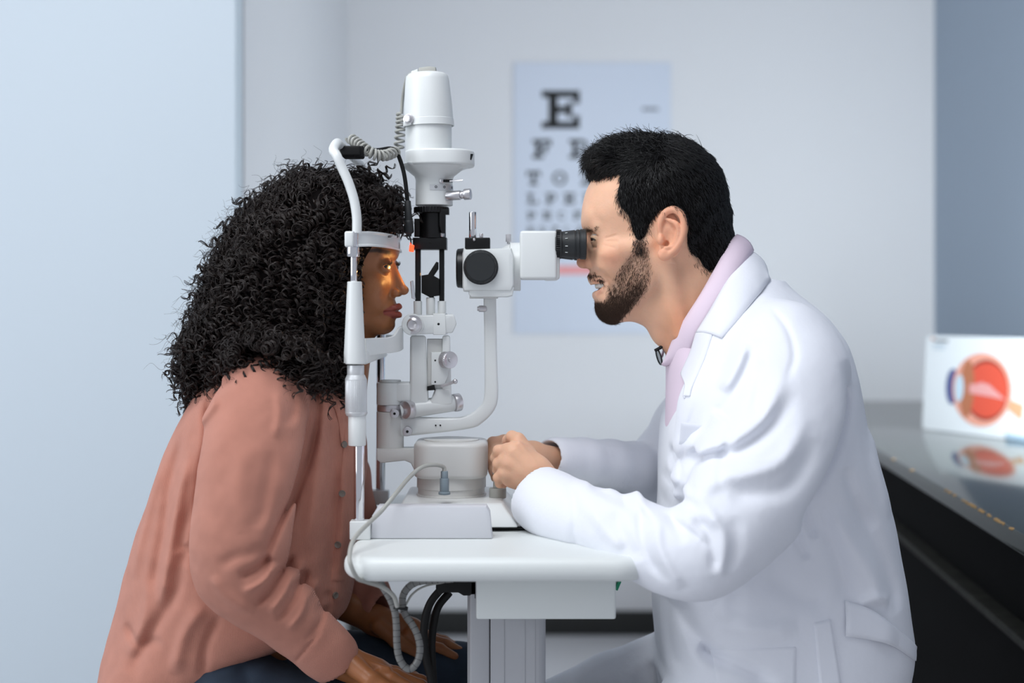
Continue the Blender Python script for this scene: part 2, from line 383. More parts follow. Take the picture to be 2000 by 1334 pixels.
MB().box((-0.005, 1.86, 0.045), (0.09, 0.62, 0.05), 0.015).box((-0.005, 1.86, 0.045), (0.42, 0.09, 0.05), 0.015).build('foot', M['table'], tb)
cs = MB().cyl((-0.005, 1.59, 0), (-0.005, 1.59, 0.03), 0.025).build('caster', M['black'], tb)
for q in ((-0.005, 2.13), (0.19, 1.86), (-0.2, 1.86)):
    c2 = cs.copy(); COL.objects.link(c2); c2.parent = tb; c2.location = (q[0]+0.005, q[1]-1.59, 0); ORG[c2.name] = ORG[tb.name]
p = D(1206, 1141, 1.75)
MB().box(p, (0.004, 0.02, 0.012), 0.0005, Matrix.Rotation(0.4, 3, 'Y')).build('sticker', M['green'], tb).__setitem__('label', 'small green sticker')
# black plug block below the tabletop, left of the power box
MB().pprism([(851, 1131), (932, 1131), (932, 1172), (924, 1172), (924, 1164), (905, 1164), (895, 1158), (868, 1158), (858, 1163), (851, 1150)], 1.72, 1.78, 0.002).build('socket_block', M['blackm'], tb)
# ================================================================ cover box in front of the rails
dB = 1.717
mb = MB().pprism([(722, 1053.5), (726, 1008), (738, 989), (950, 989), (957, 1002), (962, 1053.5)], dB, dB+0.028, 0.004)
rc = mb.build('rail_cover', M['boxgrey']); tag(rc, 'long grey plastic rail cover standing on the tabletop in front of the slit lamp base', 'cover')
# rail on the table
rl = thing('guide_rails', (-0.05, 1.87, TZ), 'dark guide rails on the tabletop under the slit lamp base', 'rail')
for y in (1.79, 1.95):
    MB().box((-0.05, y, TZ+0.0025), (0.24, 0.012, 0.004), 0.0008).build('rail', M['black'], rl)
# ================================================================ slit lamp
sl = thing('slit_lamp', (-0.08, 1.87, TZ), 'white slit lamp microscope standing between the woman and the man', 'microscope')
P_ = M['plastic']
def part(nm, mb, m=None, parent=None, label=None, angle=38):
    o = mb.build(nm, m or P_, parent or sl, angle)
    if label: o['label'] = label
    return o
# base plate (four sloping sides)
zb = TZ+0.0055; zt = 0.9035
mb = MB().hull([(-0.154, 1.77, zb), (0.0085, 1.77, zb), (-0.154, 1.985, zb), (0.0085, 1.985, zb),
        (-0.139, 1.79, zt), (-0.012, 1.79, zt), (-0.139, 1.955, zt), (-0.012, 1.955, zt)], 0.003)
base = part('base', mb, label='low sloping white base')
part('wheel_housing', MB().box((-0.07, 1.78, TZ+0.0075), (0.13, 0.012, 0.006), 0.001), M['black'], base)
# turret
tx = D(879, 0, 1.83).x; ty = 1.872
part('turret_ring', MB().lathe((tx, ty, zt-0.002), (0, 0, 1), [(0, 0.046), (0.004, 0.046), (0.0045, 0.044), (0.012, 0.044), (0.0125, 0.0455), (0.028, 0.0455)]), M['plastic2'])
zs = (CAMZ-(937-HOR)*1.825/F_PX, CAMZ-(866-HOR)*1.825/F_PX)
part('turret', zslab(MB(), round_rect(tx-0.0478, tx+0.0478, ty-0.05, ty+0.05, 0.028), zs[0], zs[1], 0.006), M['plastic2'])
part('turret_lid', MB().lathe((tx, ty, zs[1]-0.001), (0, 0, 1), [(0, 0.036), (0.0025, 0.036), (0.003, 0.034)]), M['plastic2'])
# joystick
jx = D(972, 0, 1.84)
part('joystick', MB().cyl((jx.x, 1.845, zt-0.001), (jx.x, 1.845, zt+0.012), 0.011).cyl((jx.x, 1.845, zt+0.012), (jx.x+0.002, 1.845, zt+0.055), 0.0062).knurl((jx.x+0.002, 1.845, zt+0.030), (jx.x+0.003, 1.845, zt+0.062), 0.009), M['cordgrey'])
# lower bracket and column
d0 = 1.865
part('lower_bracket', MB().pprism([(735, 877), (812, 877), (812, 925), (802, 905), (790, 900), (745, 905), (735, 899)], d0-0.018, d0+0.018, 0.003), M['plastic2'])
cxx = D(762, 0, 1.87).x; CY = 1.87
zz = lambda y: CAMZ-(y-HOR)*1.87/F_PX
r = 27*1.85/F_PX
colm = part('column', MB().lathe((cxx, CY, zz(877)), (0, 0, 1), [(0, r), (zz(804)-zz(877), r), (zz(803.5)-zz(877), r*.97)]), M['plastic2'])
part('column_band', MB().cyl((cxx, CY, zz(803)), (cxx, CY, zz(790)), r*0.97), M['brushed'], colm)
part('column_cap', MB().cyl((cxx, CY, zz(790)), (cxx, CY, zz(747)), r).cyl((cxx, CY, zz(747)), (cxx, CY, zz(742)), r*0.8), P_, colm)
part('column_arm', MB().box((D(778, 0, 1.87).x, CY, zz(765)), (0.034, 0.03, 0.026), 0.004), P_, colm)
def screw(px, py, d, r, parent, m='brushed'):
    c = D(px, py, d); o = part('screw', MB().cyl(c+Vector((0, 0.012, 0)), c, r).cyl(c+Vector((0, 0, 0)), c+Vector((0, -0.0006, 0)), r*0.75), M[m], parent)
    part('slot', MB().cyl(c, c+Vector((0, -0.0009, 0)), r*0.3), M['blackm'], parent)
screw(770.5, 808, 1.843, 0.0058, colm); 
# microscope swing arm: horizontal then rising
arm = []
top = [(770, 813), (880, 816), (912, 811), (935, 796), (945, 775), (946, 700), (944, 581)]
bot = [(770, 853), (800, 852), (915, 838), (945, 824), (968, 797), (973, 765), (971, 700), (969, 581)]
def crv(pts, n):
    Q = spline([(x, y, 0) for x, y in pts], 8); L = [0]
    for i in range(1, len(Q)): L.append(L[-1]+(Q[i]-Q[i-1]).length)
    out = []
    for k in range(n):
        t = L[-1]*k/(n-1); j = max(i for i in range(len(L)) if L[i] <= t+1e-9); j = min(j, len(Q)-2)
        f = (t-L[j])/(L[j+1]-L[j]); out.append(Q[j].lerp(Q[j+1], min(1, f)))
    return out
A1 = crv(top, 40); B1 = crv(bot, 40); mb = MB(); V = []; F = []
for u, v in zip(A1, B1):
    m_ = (u+v)/2; e_ = (v-u)/2; hw = 0.0085
    sec = []
    for k in range(16):
        th = 2*math.pi*k/16; cc = math.copysign(abs(math.cos(th))**0.45, math.cos(th)); ss = math.copysign(abs(math.sin(th))**0.45, math.sin(th))
        q = m_+e_*cc; w_ = D(q.x, q.y, 1.862); sec.append((w_.x, 1.868+hw*ss, w_.z))
    V += sec
for j in range(39):
    for k in range(16): F.append((j*16+k, j*16+(k+1) % 16, (j+1)*16+(k+1) % 16, (j+1)*16+k))
F.append(tuple(range(16))[::-1]); F.append(tuple(39*16+k for k in range(16)))
sw = part('swing_arm', mb.add(V, F))
screw(795.5, 843, 1.851, 0.0062, sw)
for x in (851, 860):
    c = D(x, 831, 1.8585); part('hole', MB().cyl(c+Vector((0, .002, 0)), c+Vector((0, -0.0002, 0)), 0.0011), M['blackm'], sw)
# ---- microscope head
hd = part('microscope_body', MB().pprism([(905, 487), (999, 484), (1004, 500), (1004, 556), (999, 569), (905, 569), (903, 560), (903, 495)], 1.828, 1.912, 0.006).pprism([(917, 560), (1004, 560), (1001, 577), (990, 580), (920, 580), (915, 574)], 1.832, 1.908, 0.002), P_)
c = D(939, 522, 1.826)
part('magnification_knob', MB().cyl(c+Vector((0, 0.006, 0)), c+Vector((0, -0.001, 0)), 0.0225).knurl(c+Vector((0, -0.001, 0)), c+Vector((0, -0.009, 0)), 0.0213, 14, 0.0009, 0.0025).lathe(c+Vector((0, -0.009, 0)), (0, -1, 0), [(0, 0.018), (0.0008, 0.0178)]), M['rubber'], hd, 'round black knob')
c = D(900, 524, 1.87)
part('objective', MB().lathe(c+Vector((0.008, 0, 0)), (-1, 0, 0), [(0, 0.0275), (0.004, 0.0275)]), P_, hd)
part('objective_rim', MB().lathe(c+Vector((0.004, 0, 0)), (-1, 0, 0), [(0, 0.0265), (0.008, 0.0255), (0.0095, 0.0235), (0.0085, 0.022), (0.005, 0.0215)]), M['black'], hd)
c = D(975, 521, 1.87); ax = Vector((1, 0, 0))
part('tube_mount', MB().lathe(c, ax, [(0, 0.022), (0.008, 0.0275), (0.0137, 0.0295), (0.0142, 0.0285), (0.0147, 0.0315), (0.0275, 0.0318), (0.0282, 0.031)]), P_, hd)
screw(980, 522, 1.8405, 0.0012, hd, 'blackm')
c = D(993, 477, 1.87); part('thumb_screw', MB().cyl(c, c+Vector((0, 0, 0.004)), 0.0018).knurl(c+Vector((0, 0, 0.003)), c+Vector((0, 0, 0.013)), 0.0036, 18, 0.0004, 0.0004), M['brushed'], hd)
mb = MB(); a = D(908, 486, 1.838); b = D(957, 464, 1.838)
mb.box(((a.x+b.x)/2, 1.855, (a.z+b.z)/2), (b.x-a.x, 0.034, b.z-a.z), 0.0012)
tbk = part('top_block', mb, M['black'], hd, 'black block holding an upright steel pin')
c = D(923, 466, 1.85); part('locating_pin', MB().cyl(c, D(923, 414, 1.85), 0.0049), M['chrome'], hd)
c = D(940, 466, 1.85); part('short_pin', MB().cyl(c, D(940, 456, 1.85), 0.0024), M['brushed'], hd)
c = D(926, 468, 1.8376); part('screw', MB().ball(c, 0.002, 12), M['brushed'], hd)
# eyepiece prism housing
a = D(1017, 545, 1.832); b = D(1092, 451, 1.832)
hs = part('eyepiece_housing', MB().box(((a.x+b.x)/2-0.002, 1.87, (a.z+b.z)/2), (b.x-a.x-0.002, 0.088, b.z-a.z), 0.0035).box((b.x-0.009, 1.87, (a.z+b.z)/2-0.012), (0.02, 0.076, 0.04), 0.004), P_)
def eyepiece(yc):
    sc_ = yc/F_PX; E = lambda x, yy=477: Vector(((x-1000)*1.84/F_PX, yc, CAMZ-(yy-HOR)*1.84/F_PX))
    c = E(1084); q = 1.84/F_PX
    e_ = part('eyepiece', MB().lathe(c, (1, 0, 0), [(0, 24*q), (8*q, 27*q), (9*q, 28.5*q), (12*q, 28.5*q), (13*q, 25*q), (18*q, 25.5*q), (38*q, 28*q), (39*q, 27*q), (41*q, 27*q), (42*q, 28.5*q), (46*q, 29*q), (47*q, 28*q), (48.5*q, 28*q), (49.5*q, 29.5*q), (59*q, 30*q), (61*q, 28*q), (61*q, 20*q), (50*q, 18*q), (50*q, 0)]), M['rubber'], hs)
    part('focus_ring', MB().knurl(E(1086), E(1094), 28.8*q, 44, 0.0009, 0.0006), M['black'], e_)
    mb = MB()
    for ang in (-52, -22, 10, 38):
        th = math.radians(ang); rr_ = 26.6*q
        p0 = E(1103)+Vector((0, -math.cos(th)*rr_, -math.sin(th)*rr_)); p1 = E(1108)+Vector((0, -math.cos(th)*(rr_+0.0006), -math.sin(th)*(rr_+0.0006)))
        mb.cyl(p0, p1, 0.0004, n=8)
    part('scale_marks', mb, M['table'], e_)
eyepiece(1.84); eyepiece(1.90)
part('foot_plate', MB().pprism([(917, 575), (972, 575), (972, 583), (917, 583)], 1.85, 1.89, 0.001), M['plastic2'], hd)
c = D(941, 603, 1.862); part('stop_screw', MB().cyl(c+Vector((0.006, 0, 0)), c+Vector((-0.004, 0, 0)), 0.0042).cyl(c+Vector((0, 0, 0)), c+Vector((-0.006, 0, 0)), 0.003), M['brushed'], sw)
# ---- illumination arm (yoke) between column and lamp tower
yk = part('tilt_arm', MB().cyl(D(783, 803, 1.862), D(897, 785, 1.868), 0.0112).hull(
    [D(800, 800, 1.856), D(838, 800, 1.856), D(801, 655, 1.852), D(832, 655, 1.852), D(800, 800, 1.884), D(838, 800, 1.884), D(801, 655, 1.884), D(832, 655, 1.884)], 0.004).hull(
    [D(862, 780, 1.856), D(882, 775, 1.856), D(864, 655, 1.852), D(879, 655, 1.852), D(862, 780, 1.884), D(882, 775, 1.884), D(864, 655, 1.884), D(879, 655, 1.884)], 0.003).hull(
    [D(835, 800, 1.855), D(885, 790, 1.855), D(850, 758, 1.855), D(880, 758, 1.855), D(835, 800, 1.884), D(885, 790, 1.884), D(850, 758, 1.884), D(880, 758, 1.884)], 0.003))
part('slide_block', MB().pprism([(834, 662), (864, 662), (864, 762), (834, 762)], 1.858, 1.88, 0.002), M['plastic2'], yk)
part('slide_plate', MB().pprism([(842, 688), (861, 688), (875, 705), (875, 735), (868, 752), (842, 752)], 1.85, 1.858, 0.0015), P_, yk)
for (x, y) in ((850, 704), (850, 746)):
    c = D(x, y, 1.85); part('hole', MB().cyl(c+Vector((0, .002, 0)), c+Vector((0, -.0003, 0)), 0.0014), M['blackm'], yk)
c = D(880, 703, 1.84)
k1 = part('width_knob', MB().knurl(D(866, 703, 1.852), D(878, 703, 1.845), 0.0108, 30, 0.0006, 0.0012).cyl(D(877, 703, 1.846), D(879, 703, 1.843), 0.0112).cyl(D(880, 703, 1.843), D(881, 703, 1.8415), 0.003), M['brushed'], yk)
part('lock_knob', MB().knurl(D(800, 800, 1.86), D(808, 799, 1.862), 0.0118, 40, 0.0005, 0.001).cyl(D(790, 801, 1.850), D(801, 800, 1.858), 0.0118, bev=0.0015), M['brushed'], yk)
part('end_knob', MB().cyl(D(886, 787, 1.862), D(899, 785, 1.866), 0.0118, bev=0.0015), M['brushed'], yk)
part('lever', MB().tube([D(862, 754, 1.85), D(878, 749, 1.846), D(888, 745, 1.843)], 0.0022, 10).ball(D(889, 745, 1.843), 0.0034, 14), M['brushed'], yk)
part('slit_gap', MB().pprism([(834, 755), (848, 752), (850, 762), (834, 763)], 1.851, 1.857, 0.0005), M['blackm'], yk)
# barrel
br = part('yoke_barrel', MB().cyl(D(806, 634, 1.838), D(806, 634, 1.90), 0.0142, bev=0.0015).hull([D(806, 617, 1.845), D(886, 614, 1.848), D(892, 632, 1.85), D(884, 650, 1.85), D(806, 654, 1.845), D(806, 617, 1.895), D(886, 614, 1.895), D(892, 632, 1.895), D(884, 650, 1.895), D(806, 654, 1.895)], 0.0016))
part('barrel_face', MB().lathe(D(806, 634, 1.838), (-0.12, -1, 0), [(-0.002, 0.0125), (0.0008, 0.0122), (0.0004, 0.009), (0.0022, 0.0065), (0.0026, 0.006), (0.0012, 0.0025), (0.0012, 0.0)]), M['brushed'], br)
part('clamp_band', MB().pprism([(845, 612), (870, 612), (871, 654), (846, 654)], 1.846, 1.897, 0.002), P_, br)
c = D(856.5, 633, 1.846); part('hole', MB().cyl(c+Vector((0, .002, 0)), c+Vector((0, -.0003, 0)), 0.0018), M['blackm'], br)
part('post_socket', MB().cyl(D(816, 615, 1.868), D(816, 588, 1.868), 0.0056).cyl(D(863, 615, 1.868), D(863, 588, 1.868), 0.0056).cyl(D(841, 615, 1.865), D(841, 581, 1.865), 0.0058), P_, br)
# posts, mirror
for x in (816.5, 863):
    ps = part('mirror_post', MB().box((D(x, 0, 1.868).x, 1.868, (D(0, 588, 1.868).z+D(0, 486, 1.868).z)/2), (0.0072 if x < 850 else 0.0066, 0.008, D(0, 486, 1.868).z-D(0, 590, 1.868).z), 0.0008), M['black'])
mr = part('mirror_holder', MB().pprism([(823, 538), (836, 536), (852, 511), (855, 512), (855, 525), (846, 538), (858, 545), (858, 577), (838, 580), (823, 572)], 1.858, 1.88, 0.001).cyl(D(843, 583, 1.866), D(843, 575, 1.866), 0.003), M['blackm'])
part('mirror', MB().hull([D(801, 550, 1.862), D(807, 547, 1.862), D(812, 585, 1.862), D(804, 583, 1.862), D(801, 550, 1.876), D(807, 547, 1.876), D(812, 585, 1.876), D(804, 583, 1.876)], 0.0006), M['chrome'], mr)
# black lens turret
tt = part('filter_block', MB().pprism([(806, 464), (872, 464), (872, 487), (806, 487)], 1.852, 1.884, 0.0015), M['black'])
c = D(840, 474, 1.8518); part('screw', MB().cyl(c+Vector((0, 0.002, 0)), c+Vector((0, -.0003, 0)), 0.0014), M['blackm'], tt)
T = D(845, 455, 1.868); h = lambda y: D(0, y, 1.868).z-T.z
ln = part('lens_tube', MB().lathe(T+Vector((0, 0, h(465))), (0, 0, 1), [(0, 0.0175), (h(418)-h(465), 0.0175), (h(417)-h(465), 0.0185)]), M['black'])
part('aperture_disc', MB().knurl(D(842.5, 416, 1.868), D(842.5, 405, 1.868), 0.0232, 36, 0.0008, 0.0006), M['black'], ln)
part('side_rod', MB().pprism([(809, 427), (820, 427), (820, 462), (809, 462)], 1.856, 1.87, 0.0008), M['blackm'], ln)
part('disc_clip', MB().pprism([(858, 408), (877, 408), (877, 419), (870, 419), (870, 455), (862, 455), (858, 440)], 1.850, 1.862, 0.001), M['black'], ln)
c = D(864, 460, 1.855); part('screw', MB().cyl(D(864, 463, 1.855), D(864, 455, 1.855), 0.0026), M['brushed'], ln)
# lamp body
lb = part('lamp_body', MB().lathe(D(848, 402, 1.868), (0, 0, 1), [(0, 0.0238), (0.0008, 0.0246), (h(352)-h(402), 0.0244), (h(345)-h(402), 0.026), (h(332)-h(402), 0.037), (h(327)-h(402), 0.040), (h(322)-h(402), 0.042)]))
part('disc_housing', zslab(MB(), [(p[0], p[1]) for p in round_rect(D(792, 0, 1.868).x, D(927, 0, 1.868).x, 1.823, 1.913, 0.038)], D(0, 326, 1.868).z, D(0, 296, 1.868).z, 0.003).hull(
    [(D(796, 0, 1.868).x, 1.83, D(0, 322, 1.868).z), (D(925, 0, 1.868).x, 1.85, D(0, 322, 1.868).z), (D(796, 0, 1.868).x, 1.905, D(0, 322, 1.868).z), (D(925, 0, 1.868).x, 1.89, D(0, 322, 1.868).z),
     (D(825, 0, 1.868).x, 1.85, D(0, 337, 1.868).z), (D(885, 0, 1.868).x, 1.85, D(0, 337, 1.868).z), (D(825, 0, 1.868).x, 1.89, D(0, 337, 1.868).z), (D(885, 0, 1.868).x, 1.89, D(0, 337, 1.868).z)], 0.003), P_, lb)
x_ = D(911, 306, 1.836); part('disc_window', MB().hull([x_+Vector((-0.006, 0.001, 0.0045)), x_+Vector((0.0085, 0.009, 0.0045)), x_+Vector((-0.003, 0.002, -0.003)), x_+Vector((0.006, 0.009, -0.004)), x_+Vector((0.003, 0.005, -0.006)),
     x_+Vector((-0.006, 0.02, 0.0045)), x_+Vector((0.0085, 0.02, 0.0045)), x_+Vector((-0.003, 0.02, -0.003)), x_+Vector((0.006, 0.02, -0.004))], 0.0005), M['black'], lb)
part('silver_knob', MB().cyl(D(872, 383, 1.852), D(900, 381, 1.846), 0.0062).cyl(D(899, 381, 1.846), D(908, 380, 1.845), 0.0052).cyl(D(906, 380, 1.845), D(920, 379, 1.843), 0.0072, bev=0.001), M['brushed'], lb)
c = D(861, 355, 1.848)
part('filter_slot', MB().pprism([(849, 350.5), (884, 350.5), (884, 355.5), (849, 355.5)], 1.845, 1.851, 0.0003), M['blackm'], lb)
part('filter_lever', MB().cyl(D(862, 358, 1.846), D(862, 350, 1.846), 0.003).hull([D(868, 353, 1.85), D(904, 350, 1.832), D(904, 354, 1.832), D(868, 356, 1.85), D(868, 353, 1.853), D(904, 350, 1.836)], 0.0003), M['brushed'], lb)
mb = MB()
for i in range(8):
    t0 = -110+i*12; p = []
    for t in (t0, t0+12.5):
        th = math.radians(t+10); p += [(D(848, 0, 1.868).x+0.0252*math.cos(th), 1.868+0.0252*math.sin(th))]
    zt_, zb_ = D(0, 360, 1.845).z, D(0, 371, 1.845).z
    mb.hull([(q[0]+o*(q[0]-D(848, 0, 1.868).x), q[1]+o*(q[1]-1.868), z) for q in p for z in (zt_, zb_) for o in (0, -0.04)], 0)
scp = part('scale_plate', mb, M['pearl'], lb)
for k, (x, ang) in enumerate(((852, 0), (868, 0), (882, 0))):
    th = math.asin(max(-1, min(1, (D(x, 0, 1.85).x-D(848, 0, 1.868).x)/0.0252))); c = Vector((D(848, 0, 1.868).x+0.0254*math.sin(th), 1.868-0.0254*math.cos(th), D(0, 365, 1.845).z))
    nrm_ = Vector((math.sin(th), -math.cos(th), 0)); part('scale_symbol', MB().lathe(c, nrm_, [(0, 0.0016), (0.0003, 0.0016), (0.0003, 0.001), (0, 0.001)], 20, False), M['ink'], scp)
# neck and cap
part('lamp_neck', MB().lathe(D(837, 298, 1.868), (0, 0, 1), [(0, 0.031), (0.004, 0.0305), (h(240)-h(298), 0.0305)]), P_, lb)
tilt = Vector((-0.035, 0, 1)).normalized(); o_ = D(837.5, 243, 1.868)
cap = part('lamp_cap', MB().lathe(o_, tilt, [(0.001, 0.031), (-0.003, 0.0322), (-0.003, 0.0333), (0.006, 0.0328), (0.0065, 0.0323), (0.028, 0.0314), (0.058, 0.0287), (0.063, 0.0275), (0.066, 0.0245), (0.0675, 0.018), (0.068, 0)], 56), P_, lb)
c = D(797, 233, 1.842); part('cap_screw', MB().cyl(c+Vector((0.003, 0.01, 0)), c+Vector((0, -0.003, 0)), 0.0068).cyl(c+Vector((0, -0.003, 0)), c+Vector((-0.001, -0.005, 0)), 0.0045), M['brushed'], cap)
part('cap_lug', MB().hull([D(788, 236, 1.84), D(802, 238, 1.838), D(804, 244, 1.838), D(787, 248, 1.842), D(788, 236, 1.855), D(802, 238, 1.852), D(787, 248, 1.855)], 0.001), P_, cap)
plg = part('power_plug', MB().pprism([(818, 132), (838, 129), (851, 131), (851, 146), (816, 146)], 1.855, 1.876, 0.0015), M['cordgrey'], cap)
part('strain_relief', MB().pprism([(803, 139), (816, 134), (816, 146), (803, 146)], 1.86, 1.872, 0.001), M['table'], cap)
# cord from plug down behind the cap
q = D(790, 200, 1.90)
part('lamp_cord', MB().tube([D(806, 142, 1.868), D(796, 150, 1.875), D(790, 170, 1.885), D(786, 195, 1.895), D(784, 222, 1.90)], 0.0022, 10), M['cordgrey'])
# ================================================================ chin rest frame
cr = thing('headrest_frame', (-0.2, 1.87, TZ), 'white head and chin rest frame with chrome posts holding the face of the woman', 'headrest')
dN, dF = 1.72, 2.02; PL = M['plastic']
def fr(nm, mb, m=None, parent=None, label=None): return part(nm, mb, m or PL, parent or cr, label)
# U shaped tube over the top
near = [(697, 455), (697, 430), (695, 410), (690, 385), (680, 355), (668, 328), (658, 305), (653, 290)]
N3 = [D(x, y, dN) for x, y in near]; F3 = [Vector((p.x+0.006, dF, p.z)) for p in N3]
topz = D(0, 286, 1.75).z+0.004
arch = N3[:-1]+[D(651, 293, dN+0.008), Vector((D(656, 0, 1.74).x, dN+0.03, topz)), Vector((D(660, 0, 1.76).x-0.0, dN+0.07, topz+0.001)), Vector((D(660, 0, 1.76).x, dF-0.07, topz+0.001)), Vector((D(656, 0, 1.74).x+0.003, dF-0.025, topz-0.002))]+[F3[-1]+Vector((0, -0.008, 0))]+F3[:-1][::-1]
fr('top_tube', MB().tube(arch, 0.0058, 16, 6))
# clamps
def postset(d, s):
    X = lambda x: D(x, 0, dN).x+s; Z = lambda y: D(0, y, dN).z
    fr('clamp_block', MB().box(((X(674)+X(692))/2, d, (Z(452)+Z(483))/2), (X(692)-X(674), 0.016, Z(452)-Z(483)), 0.0025))
    fr('chrome_sleeve', MB().cyl((X(692), d, Z(452)), (X(692), d, Z(485)), 0.0052).cyl((X(689), d, Z(482)), (X(689), d, Z(502)), 0.0082, bev=0.001), M['chrome'] if s == 0 else M['chrome'])
    fr('upper_rod', MB().cyl((X(690.5), d, Z(500)), (X(690.5), d, Z(556)), 0.0043), M['chrome'])
    fr('tapered_sleeve', MB().lathe((X(692.5), d, Z(711)), (0, 0, 1), [(0, 0.0122), (0.001, 0.0130), (0.012, 0.0130), (0.020, 0.0126), (Z(550)-Z(711)-0.0006, 0.0088), (Z(550)-Z(711), 0.008)], 40))
    fr('threaded_sleeve', MB().cyl((X(694.5), d, Z(735)), (X(694.5), d, Z(713)), 0.0104), M['pearl'])
    fr('height_knob', MB().lathe((X(695), d, Z(741)), (0, 0, 1), [(0, 0.0132), (0.0025, 0.0122), (0.0055, 0.0108)]).knurl((X(695.5), d, Z(806)), (X(695.5), d, Z(740)), 0.0132, 46, 0.0005, 0.001).lathe((X(696), d, Z(812)), (0, 0, 1), [(0, 0.0118), (0.003, 0.0134), (0.005, 0.0132)]), M['pearl'])
    fr('lower_sleeve', MB().cyl((X(697.5), d, Z(870)), (X(697.5), d, Z(810)), 0.0108), PL)
    fr('lower_rod', MB().cyl((X(701), d, Z(1016)), (X(701), d, Z(866)), 0.0066), M['chrome'])
    zl = Z(1016); fr('post_foot', MB().box((X(704.5), d, (zl+TZ)/2), (0.025, 0.02, zl-TZ), 0.0015))
postset(dN, 0.0)
XF = D(743, 0, dF).x
fr('upper_rod', MB().cyl((XF-0.002, dF, D(0, 500, dN).z), (XF-0.002, dF, D(0, 640, dN).z), 0.0043), M['chrome'])
fr('lower_rod', MB().cyl((XF, dF, D(0, 650, dF).z), (XF, dF, TZ+0.02), 0.0066), M['chrome'])
fr('post_foot', MB().box((XF, dF, TZ+0.0105), (0.025, 0.02, 0.02), 0.0015))
fr('clamp_block', MB().box((XF-0.002, dF, D(0, 470, dN).z), (0.014, 0.016, 0.04), 0.0025))
fr('cross_bar', MB().box((D(700, 0, dN).x+0.002, (dN+dF)/2, D(0, 690, dN).z-0.006), (0.016, dF-dN-0.02, 0.016), 0.003))
# forehead band: arc in plan bulging towards the lamp
mb = MB(); V = []; F = []; n = 33
xn = D(699, 0, dN).x; xm = D(779, 0, 1.87).x
for i in range(n):
    t = i/(n-1); y = dN+(dF-dN)*t; bulge = math.sin(math.pi*t)**0.55
    x = xn+(xm-xn)*bulge; zt_ = D(0, 453, dN).z+0.004*bulge-0.0035*math.sin(math.pi*t); hh = 0.0175
    for (dx, dz) in ((0.0025, 0.0005), (0.0, 0.0), (-0.0022, -0.001), (-0.0018, -hh+0.001), (0.0, -hh), (0.003, -hh-0.0005), (0.003, -hh+0.0015), (0.0008, -hh+0.003), (0.0006, -0.003), (0.0026, -0.0012)):
        nx = math.sin(math.pi*t); V.append((x+dx*(0.3+0.7*nx), y+(dx*(-1 if t < .5 else 1))*(1-nx), zt_+dz))
k_ = 10
for j in range(n-1):
    for i in range(k_): F.append((j*k_+i, j*k_+(i+1) % k_, (j+1)*k_+(i+1) % k_, (j+1)*k_+i))
F.append(tuple(range(k_))[::-1]); F.append(tuple((n-1)*k_+i for i in range(k_)))
fr('forehead_band', mb.add(V, F), label='curved white forehead band')
# chin rest: side wall curving round + cup
zc = lambda y: D(0, y, 1.80).z
def crx(px, d): return D(px, 0, d).x
mb = MB(); V = []; F = []; n = 41
# wall in plan: from near sleeve, forward to the tip at px 782, round to the far side
plan = spline([(crx(712, 1.74), 1.745, 0), (crx(745, 1.78), 1.785, 0), (crx(772, 1.81), 1.81, 0), (crx(782, 1.83), 1.835, 0), (crx(784, 1.87), 1.87, 0), (crx(784, 1.91), 1.905, 0), (crx(784, 1.92), 1.925, 0), (crx(768, 1.955), 1.955, 0), (crx(755, 1.99), 1.995, 0)], 6)
N = len(plan)
for i, p in enumerate(plan):
    t = i/(N-1); tt_ = 1-abs(2*t-1)            # 0 at posts, 1 at the tip
    top_ = zc(659) if tt_ < 0.38 else None
    notch = math.exp(-((t-0.5)/0.075)**2)
    lift = 1/(1+math.exp(-(tt_-0.52)*22))
    zt_ = zc(659)+0.0*tt_+lift*0.0135-notch*0.0085
    zb_ = zc(693)+0.006*tt_
    q = plan[min(i+1, N-1)]-plan[max(i-1, 0)]; nn = Vector((q.y, -q.x, 0)).normalized()
    for o, z in ((0.0018, zb_+0.001), (0.0018, zt_-0.001), (0.001, zt_), (-0.001, zt_), (-0.0018, zt_-0.001), (-0.0018, zb_+0.001), (-0.001, zb_), (0.001, zb_)):
        V.append((p.x+nn.x*o, p.y+nn.y*o, z))
for j in range(N-1):
    for i in range(8): F.append((j*8+i, j*8+(i+1) % 8, (j+1)*8+(i+1) % 8, (j+1)*8+i))
F.append(tuple(range(8))[::-1]); F.append(tuple((N-1)*8+i for i in range(8)))
# cup floor
fl = [(p.x, p.y, zc(661)) for p in plan]+[(p.x-0.0, p.y, zc(664)) for p in plan]
mb.add(V, F)
mb.box((crx(742, 1.87), 1.87, zc(664)-0.004), (0.055, 0.10, 0.004), 0.0015)
fr('chin_cup', mb, label='white chin cup with a dipped front')
